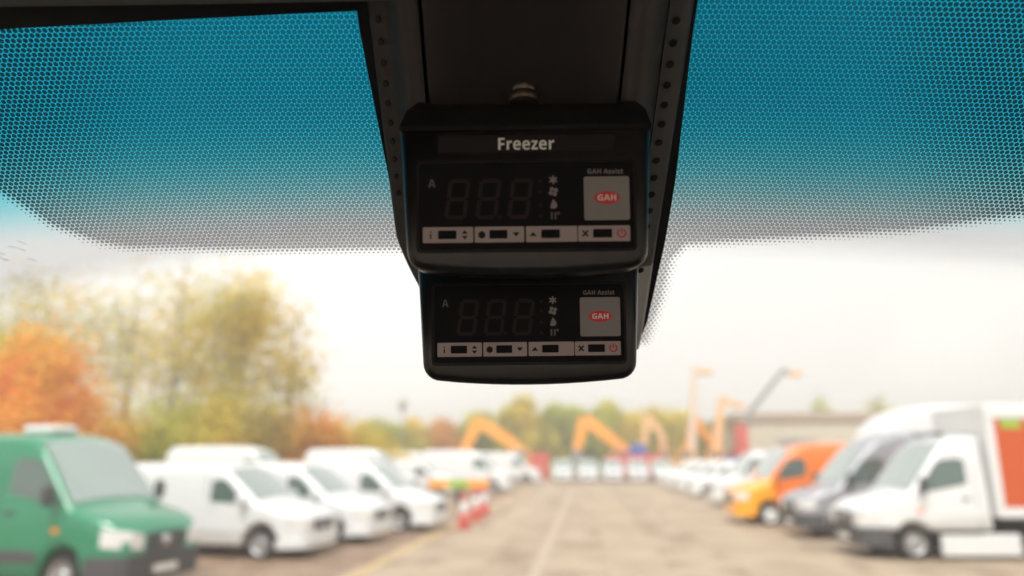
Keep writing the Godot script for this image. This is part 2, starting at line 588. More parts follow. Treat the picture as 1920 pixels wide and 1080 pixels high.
func console(cabn: Node3D) -> void:
	# a cover strip down the middle of the glass: flanks with slots, a flat middle panel between two seams
	var con := Node3D.new()
	con.name = "console"
	cabn.add_child(con)
	var halves := {
		"side_cover": [Vector2(-0.0488, 0.0008), Vector2(-0.0486, 0.004), Vector2(-0.0475, 0.0052), Vector2(-0.0425, 0.0072), Vector2(-0.0405, 0.0105), Vector2(-0.0375, 0.0165), Vector2(-0.034, 0.0195), Vector2(-0.0297, 0.0204), Vector2(-0.0295, 0.0185)],
		"side_cover_right": [Vector2(0.0372, 0.0185), Vector2(0.0374, 0.0204), Vector2(0.0420, 0.0198), Vector2(0.0465, 0.0172), Vector2(0.0497, 0.0118), Vector2(0.0518, 0.0082), Vector2(0.052, 0.006)],
		"slot_strip": [Vector2(0.0519, 0.006), Vector2(0.0522, 0.0080), Vector2(0.0595, 0.0060), Vector2(0.0610, 0.0042), Vector2(0.0614, 0.0008)],
		"middle_panel": [Vector2(-0.0287, 0.018), Vector2(-0.0285, 0.0204), Vector2(-0.0278, 0.0211), Vector2(0.0, 0.0218), Vector2(0.0356, 0.0211), Vector2(0.0363, 0.0204), Vector2(0.0365, 0.018)],
		"backing": [Vector2(-0.044, 0.001), Vector2(-0.036, 0.0145), Vector2(0.046, 0.0145), Vector2(0.055, 0.001)],
	}
	for key in halves:
		var pr: Array = halves[key]
		var st := begin()
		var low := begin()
		var rows := []
		for i in 31:
			var t := -0.05 + 0.204 * i / 30.0
			var sink := clampf((t - 0.135) / 0.019, 0.0, 1.0)
			var ring := []
			for p in pr: ring.append(on_glass(maxf(p.x, left_edge(t) + (p.x + 0.0488)) if p.x < 0.0 else p.x, t, p.y * (1.0 - 0.55 * sink * sink)))
			rows.append(ring)
		for i in 30:
			for k in pr.size() - 1:
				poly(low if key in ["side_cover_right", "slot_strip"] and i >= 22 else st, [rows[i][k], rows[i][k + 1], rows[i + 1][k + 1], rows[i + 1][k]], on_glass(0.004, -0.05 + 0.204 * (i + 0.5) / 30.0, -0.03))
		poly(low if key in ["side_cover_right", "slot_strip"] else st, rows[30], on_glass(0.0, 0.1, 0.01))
		if key in ["side_cover_right", "slot_strip"]: part("lower_lit_trim", low, M.trim_daylit, con)  # lower right trim end: paler colour stands in for daylight on it
		part("side_cover" if key.begins_with("side_cover") else key, st, M.hole if key == "backing" else (M.trim if key == "middle_panel" else (M.trim_strip if key == "slot_strip" else M.trim_side)), con)
	# rows of slots in the flanks
	for sgn in [-1, 1]:
		for i in 15:
			var t := -0.0065 + 0.0077 * i
			if sgn < 0 and i > 9: continue
			var s0 := -0.0452 if sgn < 0 else 0.0553
			var hs := 0.0064 if sgn < 0 else 0.0072
			var n := glass_normal(s0)
			var st := begin(false)
			var xa := Vector3(1, 0, 0)
			xa = (xa + n * (0.3 if sgn < 0 else -0.3)).normalized()
			var nz := (n - xa * n.dot(xa)).normalized()
			var ya := nz.cross(xa)
			prism(st, ellipse(0, 0, 0.0010 if sgn < 0 else 0.0015, 0.0013 if sgn < 0 else 0.0014, 10), 0.0004, Transform3D(Basis(xa, ya, nz), on_glass(s0, t, hs - 0.0002)))
			part("slot", st, M.trim if sgn < 0 else M.hole, con)

# ------------------------------------------------------------------ the controllers
func text_mesh(called: String, txt: String, height_mm: float, at: Vector3, m: Material, parent: Node3D, weight := 700, italic := false, stretch := 1.0) -> void:
	var f := SystemFont.new()
	f.font_names = PackedStringArray(["Droid Sans"])
	f.font_weight = weight
	f.font_italic = italic
	var tm := TextMesh.new()
	tm.text = txt
	tm.font = f
	tm.font_size = 64
	tm.pixel_size = 0.01
	var k := height_mm * MM / (0.64 * 0.714)
	tm.depth = 0.00008 / k
	tm.curve_step = 2.0
	var o := part(called, tm, m, parent)
	o.position = at * MM
	o.scale = Vector3(stretch, 1, 1) * k

func flat(called: String, outline: PackedVector2Array, z: float, depth: float, m: Material, parent: Node3D) -> MeshInstance3D:
	var q := PackedVector2Array()
	for p in outline: q.append(p * MM)
	var st := begin(false)
	prism(st, q, depth * MM, Transform3D(Basis(), Vector3(0, 0, z * MM)))
	return part(called, st, m, parent)

func housing_outline(inset: float) -> PackedVector2Array:
	var out := PackedVector2Array()
	# bottom edge, slightly bowed, from the left corner to the right one
	var r := 6.5
	for k in 7:
		var a := PI + PI / 2 * k / 6.0
		out.append(Vector2(-38.6 + r + cos(a) * (r - inset), -22.6 + r + sin(a) * (r - inset)))
	for k in range(1, 10):
		var x := lerpf(-32.1, 33.2, k / 10.0)
		out.append(Vector2(x, -24.3 + 1.7 * pow(x / 33.0, 2) + inset))
	for k in 7:
		var a := -PI / 2 + PI / 2 * k / 6.0
		out.append(Vector2(39.7 - r + cos(a) * (r - inset), -22.6 + r + sin(a) * (r - inset)))
	out.append(Vector2(41.4 - inset, 23.0))
	out.append(Vector2(-40.7 + inset, 23.0))
	return out

func controller(called: String, label: String, at: Vector3, basis_: Basis, with_name: bool) -> void:
	var c := thing(called, label, "temperature controller", at, 0.0, "temperature controllers on the windscreen console")
	c.basis = basis_
	# body
	var st := begin()
	var levels := [[2.6, 0.0], [1.3, -0.35], [0.45, -1.3], [0.0, -2.9], [0.2, -14.0], [1.6, -20.0]]
	var rings := []
	for l in levels:
		var ring := []
		for p in housing_outline(l[0]):
			ring.append(Vector3(p.x, p.y, l[1]) * MM)
		rings.append(ring)
	var mid := Vector3(0, 0, -8) * MM
	for i in rings.size() - 1:
		var cnt: int = rings[i].size()
		for k in cnt:
			var n := (k + 1) % cnt
			poly(st, [rings[i][k], rings[i][n], rings[i + 1][n], rings[i + 1][k]], mid)
	poly(st, rings[0], mid)
	poly(st, rings[-1], mid)
	part("housing", st, M.housing, c)
	# sloping hood above the face
	st = begin(false)
	var a := [Vector3(-40.9, 23.4, -0.6), Vector3(41.6, 23.4, -0.6), Vector3(41.6, 25.0, -0.9), Vector3(41.0, 32.5, -7.5), Vector3(38.3, 37.4, -13.0), Vector3(-36.2, 37.4, -13.0), Vector3(-39.4, 32.5, -7.5), Vector3(-40.9, 25.0, -0.9)]
	var f := []
	var bk := []
	for p in a:
		f.append(p * MM)
		bk.append(Vector3(p.x, p.y, -21.0) * MM)
	var hm := Vector3(0, 26, -15) * MM
	poly(st, [f[0], f[1], f[2], f[7]], hm)
	poly(st, [f[7], f[2], f[3], f[6]], hm)
	poly(st, [f[6], f[3], f[4], f[5]], hm)
	for k in 8:
		poly(st, [f[k], f[(k + 1) % 8], bk[(k + 1) % 8], bk[k]], hm)
	poly(st, bk, hm)
	part("hood", st, M.housing, c)
	st = begin(false)
	cbox(st, Vector3(0, 6, -31) * MM, Vector3(44, 26, 22) * MM, 0.002)
	part("mounting_bracket", st, M.trim, c)
	# display window inside a thin frame
	st = begin(false)
	var o := rrect(-35.2, -17.0, 35.8, 13.1, 1.6)
	var inn := rrect(-34.4, -16.2, 35.0, 12.3, 1.0)
	var cm := Vector3(0, 0, -100)
	for k in o.size():
		var n := (k + 1) % o.size()
		var q := [Vector3(o[k].x, o[k].y, 0.35), Vector3(o[n].x, o[n].y, 0.35), Vector3(inn[n].x, inn[n].y, 0.35), Vector3(inn[k].x, inn[k].y, 0.35)]
		var w := []
		for v in q: w.append(v * MM)
		poly(st, w, cm * MM)
		poly(st, [Vector3(o[k].x, o[k].y, -0.2) * MM, Vector3(o[n].x, o[n].y, -0.2) * MM, w[1], w[0]], mid)
		poly(st, [w[3], w[2], Vector3(inn[n].x, inn[n].y, -0.2) * MM, Vector3(inn[k].x, inn[k].y, -0.2) * MM], Vector3(inn[k].x * 2.0, inn[k].y * 2.0, 0) * MM)
	part("display_frame", st, M.frame, c)
	var disp := flat("display", rrect(-34.3, -16.1, 34.9, 12.2, 1.0), -0.3, 0.42, M.display, c)
	var z := 0.14
	# three seven-segment digits, unlit
	for k in 3:
		st = begin(false)
		var x0: float = [-26.3, -16.3, -6.0][k]
		var y0 := -6.2
		var wd := 7.0
		var hh := 13.2
		var t := 1.25
		var segs := [[0.9, hh - t, wd - 0.9, hh], [0.9, (hh - t) / 2, wd - 0.9, (hh + t) / 2], [0.9, 0.0, wd - 0.9, t], [0.0, 0.8, t, hh / 2 - 0.5], [wd - t, 0.8, wd, hh / 2 - 0.5], [0.0, hh / 2 + 0.5, t, hh - 0.8], [wd - t, hh / 2 + 0.5, wd, hh - 0.8]]
		for s in segs:
			var pg := PackedVector2Array()
			for q in [[s[0], s[1]], [s[2], s[1]], [s[2], s[3]], [s[0], s[3]]]:
				pg.append(Vector2(x0 + q[0] + q[1] * 0.13, y0 + q[1]) * MM)
			prism(st, pg, 0.00015, Transform3D(Basis(), Vector3(0, 0, z * MM)))
		if k == 1: prism(st, _mm(ellipse(x0 + wd + 1.0, y0 + 0.6, 0.6, 0.6, 10)), 0.00005, Transform3D(Basis(), Vector3(0, 0, z * MM)))
		part("digit", st, M.segment, disp)
	for y in [6.0, 2.6, -1.6, -5.4]:
		flat("status_light", ellipse(4.9, y, 0.55, 0.55, 8), z, 0.05, M.segment, disp)
	text_mesh("alarm_letter", "A", 2.6, Vector3(-30.2, 5.6, z), M.print_dim, disp)
	# column of symbols: snowflake, fan, drop, defrost
	st = begin(false)
	for k in 3:
		cbox(st, Vector3(9.1, 6.5, z) * MM, Vector3(0.55, 2.9, 0.05) * MM, 0.0, Basis(Vector3(0, 0, 1), PI / 3 * k))
	prism(st, _mm(ellipse(9.1, 6.5, 0.9, 0.9, 10)), 0.00006, Transform3D(Basis(), Vector3(0, 0, z * MM)))
	part("snowflake_symbol", st, M.print_grey, disp)
	st = begin(false)
	for k in 4:
		var d := Vector2(1, 0).rotated(PI / 2 * k + 0.5)
		prism(st, _mm(ellipse(9.1 + d.x * 0.95, 2.6 + d.y * 0.95, 0.72, 0.72, 9)), 0.00005, Transform3D(Basis(), Vector3(0, 0, (z + 0.01 * k) * MM)))
	part("fan_symbol", st, M.print_grey, disp)
	st = begin(false)
	prism(st, _mm(PackedVector2Array([Vector2(8.0, -2.6), Vector2(8.6, -3.0), Vector2(9.8, -2.9), Vector2(10.4, -2.0), Vector2(10.0, -0.9), Vector2(9.0, 0.2), Vector2(8.5, -0.9)])), 0.00005, Transform3D(Basis(), Vector3(0, 0, z * MM)))
	part("drop_symbol", st, M.print_grey, disp)
	st = begin(false)
	cbox(st, Vector3(8.5, -5.3, z) * MM, Vector3(0.6, 2.4, 0.05) * MM)
	cbox(st, Vector3(9.7, -5.3, z) * MM, Vector3(0.6, 2.4, 0.05) * MM)
	cbox(st, Vector3(10.7, -4.5, z) * MM, Vector3(0.8, 0.8, 0.05) * MM)
	part("defrost_symbol", st, M.print_dim, disp)
	# sticker with the red badge (its square code left out)
	text_mesh("sticker_text", "GAH Assist", 1.55, Vector3(26.0, 9.1, z), M.print_grey, disp, 700, true, 1.05)
	var stk := flat("sticker", rrect(19.0, -6.9, 33.7, 7.4, 0.7), z, 0.1, M.sticker, disp)
	var badge := PackedVector2Array()
	for k in 48:
		var an := TAU * k / 48.0
		var rr := 1.0 + 0.05 * cos(an * 12.0)
		badge.append(Vector2(26.4 + cos(an) * 4.2 * rr, 0.4 + sin(an) * 2.05 * rr))
	var bdg := flat("badge", badge, z + 0.11, 0.06, M.logo, stk)
	text_mesh("badge_lettering", "GAH", 1.9, Vector3(26.4, 0.4, z + 0.2), M.print_white, stk, 700, false, 1.15)
	# four key labels
	var keys := [[-33.1, -16.9, -28.2, -22.3], [-16.4, -0.5, -11.7, -5.9], [0.1, 16.6, 5.0, 11.0], [16.9, 33.6, 21.7, 27.8]]
	for k in 4:
		var b: Array = keys[k]
		var lab := flat("key_label", rrect(b[0], -13.8, b[1], -8.7, 0.35, 2), z, 0.12, M.label_grey, disp)
		flat("key", rrect(b[2], -12.6, b[3], -9.8, 0.3, 2), z + 0.13, 0.1, M.display, lab)
		var zz := (z + 0.13) * MM
		var sy := begin(false)
		var xf := Transform3D(Basis(), Vector3(0, 0, zz))
		match k:
			0:
				cbox(sy, Vector3(-30.6 * MM, -11.7 * MM, zz), Vector3(0.5, 1.6, 0.06) * MM)
				cbox(sy, Vector3(-30.6 * MM, -10.3 * MM, zz), Vector3(0.5, 0.5, 0.06) * MM)
				prism(sy, _mm(PackedVector2Array([Vector2(-20.6, -10.9), Vector2(-18.6, -10.9), Vector2(-19.6, -9.7)])), 0.00006, xf)
				prism(sy, _mm(PackedVector2Array([Vector2(-20.6, -11.6), Vector2(-19.6, -12.8), Vector2(-18.6, -11.6)])), 0.00006, xf)
			1:
				prism(sy, _mm(PackedVector2Array([Vector2(-15.2, -12.0), Vector2(-14.1, -12.6), Vector2(-13.0, -12.0), Vector2(-13.0, -10.7), Vector2(-14.1, -10.0), Vector2(-15.2, -10.7)])), 0.00006, xf)
				prism(sy, _mm(PackedVector2Array([Vector2(-4.3, -10.6), Vector2(-3.1, -12.0), Vector2(-1.9, -10.6)])), 0.00006, xf)
			2:
				prism(sy, _mm(PackedVector2Array([Vector2(1.2, -11.9), Vector2(3.6, -11.9), Vector2(2.4, -10.5)])), 0.00006, xf)
			3:
				for q in 2:
					cbox(sy, Vector3(19.2 * MM, -11.2 * MM, zz), Vector3(0.6, 2.6, 0.06) * MM, 0.0, Basis(Vector3(0, 0, 1), 0.75 if q == 0 else -0.75))
		part("key_symbol", sy, M.frame, lab)
		if k == 3:
			var pw := begin(false)
			for q in 20:
				var a0 := PI / 2 + 0.5 + (TAU - 1.0) * q / 20.0
				var a1 := PI / 2 + 0.5 + (TAU - 1.0) * (q + 1) / 20.0
				poly(pw, [Vector3((30.9 + cos(a0) * 1.55) * MM, (-11.2 + sin(a0) * 1.55) * MM, zz), Vector3((30.9 + cos(a1) * 1.55) * MM, (-11.2 + sin(a1) * 1.55) * MM, zz), Vector3((30.9 + cos(a1) * 1.0) * MM, (-11.2 + sin(a1) * 1.0) * MM, zz), Vector3((30.9 + cos(a0) * 1.0) * MM, (-11.2 + sin(a0) * 1.0) * MM, zz)], Vector3(0, 0, -1))
			cbox(pw, Vector3(30.9 * MM, -10.4 * MM, zz), Vector3(0.5, 1.6, 0.06) * MM)
			part("power_symbol", pw, M.power, lab)
	# name strip
	st = begin(false)
	var no := rrect(-28.6, 15.3, 29.6, 22.0, 0.8)
	var ni := rrect(-28.0, 15.9, 29.0, 21.4, 0.6)
	for k in no.size():
		var n := (k + 1) % no.size()
		poly(st, [Vector3(no[k].x, no[k].y, 0.02) * MM, Vector3(no[n].x, no[n].y, 0.02) * MM, Vector3(ni[n].x, ni[n].y, 0.32) * MM, Vector3(ni[k].x, ni[k].y, 0.32) * MM], Vector3(0, 18, -50) * MM)
	prism(st, _mm(ni), 0.0003, Transform3D(Basis(), Vector3(0, 0, 0.02 * MM)))
	var np := part("name_plate", st, M.frame, c)
	if with_name:
		text_mesh("lettering", "Freezer", 3.9, Vector3(0.3, 18.4, 0.36), M.print_white, np, 800, false, 0.95)
		# thumb screw on the hood
		st = begin()
		var ax := Vector3(0, 1, -0.15).normalized()
		var b0 := Vector3(0, 35.4, -9.6) * MM
		tube(st, [b0, b0 + ax * 0.0006, b0 + ax * 0.0026, b0 + ax * 0.0032, b0 + ax * 0.0034, b0 + ax * 0.0040, b0 + ax * 0.0062, b0 + ax * 0.0068], [0.0045, 0.0050, 0.0050, 0.0046, 0.0046, 0.0050, 0.0050, 0.0044], 28)
		part("thumb_screw", st, M.brass, c)

func _mm(p: PackedVector2Array) -> PackedVector2Array:
	var o := PackedVector2Array()
	for v in p: o.append(v * MM)
	return o

# ------------------------------------------------------------------ vehicles
class Body:
	var top: Array
	var long: float
	var w0: float
	var base := 0.27
	var wheels: Array
	var arch := 0.44
	var tumble := 0.09
	var belt := 1.15
	var plan_cut := 0.18

	func raw(x: float) -> float:
		if x <= top[0].x: return top[0].y
		for i in top.size() - 1:
			if x <= top[i + 1].x:
				return lerpf(top[i].y, top[i + 1].y, (x - top[i].x) / (top[i + 1].x - top[i].x))
		return top[-1].y

	func zt(x: float) -> float:
		return (raw(x - 0.07) + raw(x) * 2.0 + raw(x + 0.07)) * 0.25

	func zb(x: float) -> float:
		var z := base
		for w in wheels:
			var d := absf(x - w)
			if d < arch: z = maxf(z, 0.33 + sqrt(arch * arch - d * d))
		return z

	func plan(x: float) -> float:
		return w0 * (1.0 - plan_cut * pow(maxf(0.0, 1.0 - x / 0.8), 2.4)) * (1.0 - 0.05 * pow(maxf(0.0, 1.0 - (long - x) / 0.3), 2.0))

	func w(x: float, z: float) -> float:
		return plan(x) - tumble * maxf(0.0, z - belt)

	func half(x: float) -> Array:
		var b := zb(x)
		var t := zt(x)
		var r := minf(0.16, (t - b) * 0.35)
		var out := [Vector2(w(x, b) - 0.06, b)]
		for k in 6:
			var z := lerpf(b + 0.06, t - r, k / 5.0)
			out.append(Vector2(w(x, z), z))
		var c := w(x, t - r) - r
		for k in range(1, 5):
			var a := PI / 2 * k / 4.0
			out.append(Vector2(c + cos(a) * r, t - r + sin(a) * r))
		for k in range(1, 4):
			var y := c * (1.0 - k / 3.0)
			out.append(Vector2(y, t + 0.05 * (1.0 - pow(y / c, 2.0))))
		return out

	func roof(x: float, y: float) -> float:
		var t := zt(x)
		var r := minf(0.16, (t - zb(x)) * 0.35)
		var c := w(x, t - r) - r
		if absf(y) <= c: return t + 0.05 * (1.0 - pow(y / c, 2.0))
		var q := minf(absf(y) - c, r)
		return t - r + sqrt(r * r - q * q)

func loft(b: Body, xa: float, xb: float, caps := [true, true]) -> SurfaceTool:
	var st := begin()
	var xs := []
	var n := int(ceil((xb - xa) / 0.11))
	for i in n + 1: xs.append(lerpf(xa, xb, i / float(n)))
	var rings := []
	for x in xs:
		var hp: Array = b.half(x)
		var ring := []
		for p in hp: ring.append(Vector3(-x, p.y, p.x))
		for k in range(hp.size() - 2, -1, -1): ring.append(Vector3(-x, hp[k].y, -hp[k].x))
		rings.append(ring)
	for i in rings.size() - 1:
		var mid := Vector3(-(xs[i] + xs[i + 1]) * 0.5, (b.zb(xs[i]) + b.zt(xs[i])) * 0.5, 0)
		var m: int = rings[i].size()
		for k in m:
			var j := (k + 1) % m
			poly(st, [rings[i][k], rings[i][j], rings[i + 1][j], rings[i + 1][k]], mid)
	if caps[0]:
		st.set_smooth_group(1)
		var fr: Array = []
		# the nose: a second, smaller ring pushed forward, then a flat face
		for p in rings[0]: fr.append(Vector3(p.x + 0.07, lerpf(0.62, p.y, 0.86), p.z * 0.90))
		for k in fr.size():
			var j := (k + 1) % fr.size()
			poly(st, [rings[0][k], rings[0][j], fr[j], fr[k]], Vector3(-0.6, 0.6, 0))
		poly(st, fr, Vector3(-1, 0.6, 0))
	if caps[1]:
		st.set_smooth_group(2)
		poly(st, rings[-1], Vector3(-xb + 1.0, 1.0, 0))
	return st

# a band round the nose: from arc length a0 to a1 (0 is the middle, + the right side)
func nose_point(b: Body, a: float, off: float) -> Vector3:
	var s := signf(a)
	var d := absf(a)
	var n := b.plan(0.0) * 0.9
	var p: Vector2
	var nv: Vector2
	if d <= n:
		p = Vector2(-0.07, d)
		nv = Vector2(-1, 0).lerp(Vector2(-0.75, 0.6), pow(d / n, 4.0)).normalized()
	else:
		var e := d - n
		var k := clampf(e / 0.16, 0.0, 1.0)
		if k < 1.0:
			p = Vector2(-0.07, n).lerp(Vector2(0.06, b.plan(0.06)), k)
			nv = Vector2(-0.75, 0.66).lerp(Vector2(-0.35, 0.93), k).normalized()
		else:
			var x := 0.06 + e - 0.16
			p = Vector2(x, b.plan(x))
			nv = Vector2(-0.3 * clampf(1.0 - x / 0.6, 0.0, 1.0), 1.0).normalized()
	p += nv * off
	return Vector3(-p.x, 0.0, p.y * (s if s != 0.0 else 1.0))

func band(b: Body, a0: float, a1: float, z0: Callable, z1: Callable, off: float, lean := 0.0) -> SurfaceTool:
	var st := begin(false)
	var n := maxi(2, int(ceil((a1 - a0) / 0.12)))
	var outer := []
	for i in n + 1:
		var u := i / float(n)
		var a := lerpf(a0, a1, u)
		var p := nose_point(b, a, off)
		var q := nose_point(b, a, off + lean)
		var r := nose_point(b, a, -0.04)
		outer.append([Vector3(r.x, z0.call(u), r.z), Vector3(p.x, z0.call(u) + 0.01, p.z), Vector3(q.x, z1.call(u) - 0.015, q.z), Vector3(r.x, z1.call(u), r.z)])
	for i in n:
		var inner := Vector3(-0.7, (outer[i][0].y + outer[i][3].y) * 0.5, outer[i][1].z * 0.3)
		for k in 3:
			poly(st, [outer[i][k], outer[i + 1][k], outer[i + 1][k + 1], outer[i][k + 1]], inner)
	poly(st, outer[0], (outer[1][1] + outer[1][2]) * 0.5)
	poly(st, outer[n], (outer[n - 1][1] + outer[n - 1][2]) * 0.5)
	return st

func screen_patch(b: Body, xa: float, xb: float, margin: float) -> SurfaceTool:
	var st := begin()
	var nx := 8
	var ny := 12
	var g := []
	for i in nx + 1:
		var x := lerpf(xa, xb, i / float(nx))
		var t := b.zt(x)
		var wid := b.w(x, t - 0.16) - margin
		var row := []
		for j in ny + 1:
			var y := lerpf(-wid, wid, j / float(ny))
			row.append(Vector3(-x + 0.010, b.roof(x, y) + 0.008, y))
		g.append(row)
	for i in nx:
		for j in ny:
			poly(st, [g[i][j], g[i + 1][j], g[i + 1][j + 1], g[i][j + 1]], Vector3(-2.5, 0.2, 0))
	return st

func side_patch(b: Body, pts: Array, s: float, off := 0.007) -> SurfaceTool:
	var st := begin(false)
	var c := Vector2.ZERO
	for p in pts: c += p
	c /= pts.size()
	var at := func(p: Vector2) -> Vector3: return Vector3(-p.x, p.y, s * (b.w(p.x, p.y) + off))
	for i in pts.size():
		poly(st, [at.call(c), at.call(pts[i]), at.call(pts[(i + 1) % pts.size()])], Vector3(-c.x, c.y, 0))
	return st

func append_patch(st: SurfaceTool, b: Body, pts: Array, s: float) -> void:
	var q := []
	for p in pts: q.append(Vector3(-p.x, p.y, s * (b.w(p.x, p.y) + 0.004)))
	poly(st, q, Vector3(q[0].x, q[0].y, 0))

func wheel(parent: Node3D, x: float, y: float, r: float, rim_mat: Material) -> void:
	var wn := Node3D.new()
	wn.name = "wheel"
	parent.add_child(wn, true)
	wn.position = Vector3(-x, r, y)
	var s := signf(y)
	var st := begin()
	var prof := [[0.66, 0.085], [0.72, 0.10], [0.92, 0.105], [0.985, 0.085], [1.0, 0.06], [1.0, -0.06], [0.985, -0.085], [0.92, -0.105], [0.66, -0.09]]
	var n := 28
	for k in n:
		var a := TAU * k / n
		var b := TAU * (k + 1) / n
		for i in prof.size() - 1:
			var p: Array = prof[i]
			var q: Array = prof[i + 1]
			var f := func(v: Array, an: float) -> Vector3: return Vector3(cos(an) * v[0] * r, sin(an) * v[0] * r, v[1])
			poly(st, [f.call(p, a), f.call(p, b), f.call(q, b), f.call(q, a)], Vector3(cos(a) * 0.8 * r, sin(a) * 0.8 * r, 0))
	part("tyre", st, M.tyre, wn)
	st = begin(false)
	var dish := [[0.68, 0.09], [0.60, 0.075], [0.50, 0.045], [0.30, 0.055], [0.22, 0.08], [0.0, 0.085]]
	for k in 24:
		var a := TAU * k / 24
		var b := TAU * (k + 1) / 24
		for i in dish.size() - 1:
			var p: Array = dish[i]
			var q: Array = dish[i + 1]
			var f := func(v: Array, an: float) -> Vector3: return Vector3(cos(an) * v[0] * r, sin(an) * v[0] * r, v[1] * s)
			poly(st, [f.call(p, a), f.call(p, b), f.call(q, b), f.call(q, a)], Vector3(0, 0, -s))
	part("rim", st, rim_mat, wn)
	st = begin(false)
	for k in 10:
		var a := TAU * k / 10.0
		prism(st, ellipse(cos(a) * r * 0.43, sin(a) * r * 0.43, r * 0.06, r * 0.06, 8), 0.004, Transform3D(Basis(), Vector3(0, 0, s * 0.058)))
	part("hub_hole", st, M.black, wn)

func big_body(roof: float) -> Body:
	var b := Body.new()
	b.top = [Vector2(0, 1.0), Vector2(0.1, 1.12), Vector2(0.35, 1.22), Vector2(0.95, 1.36), Vector2(1.25, 1.72), Vector2(1.8, 2.34), Vector2(2.15, lerpf(2.45, roof, 0.45)), Vector2(2.7, roof - 0.02), Vector2(4.0, roof), Vector2(5.75, roof - 0.02), Vector2(5.93, roof - 0.3)]
	b.long = 5.93
	b.w0 = 0.99
	b.wheels = [1.0, 4.66]
	return b

func small_body() -> Body:
	var b := Body.new()
	b.top = [Vector2(0, 0.84), Vector2(0.1, 0.95), Vector2(0.4, 1.04), Vector2(1.0, 1.16), Vector2(1.4, 1.50), Vector2(1.88, 1.87), Vector2(2.2, 1.96), Vector2(3.0, 1.99), Vector2(4.95, 1.97), Vector2(5.1, 1.80)]
	b.long = 5.1
	b.w0 = 0.95
	b.wheels = [0.92, 4.1]
	b.arch = 0.41
	b.belt = 1.0
	return b

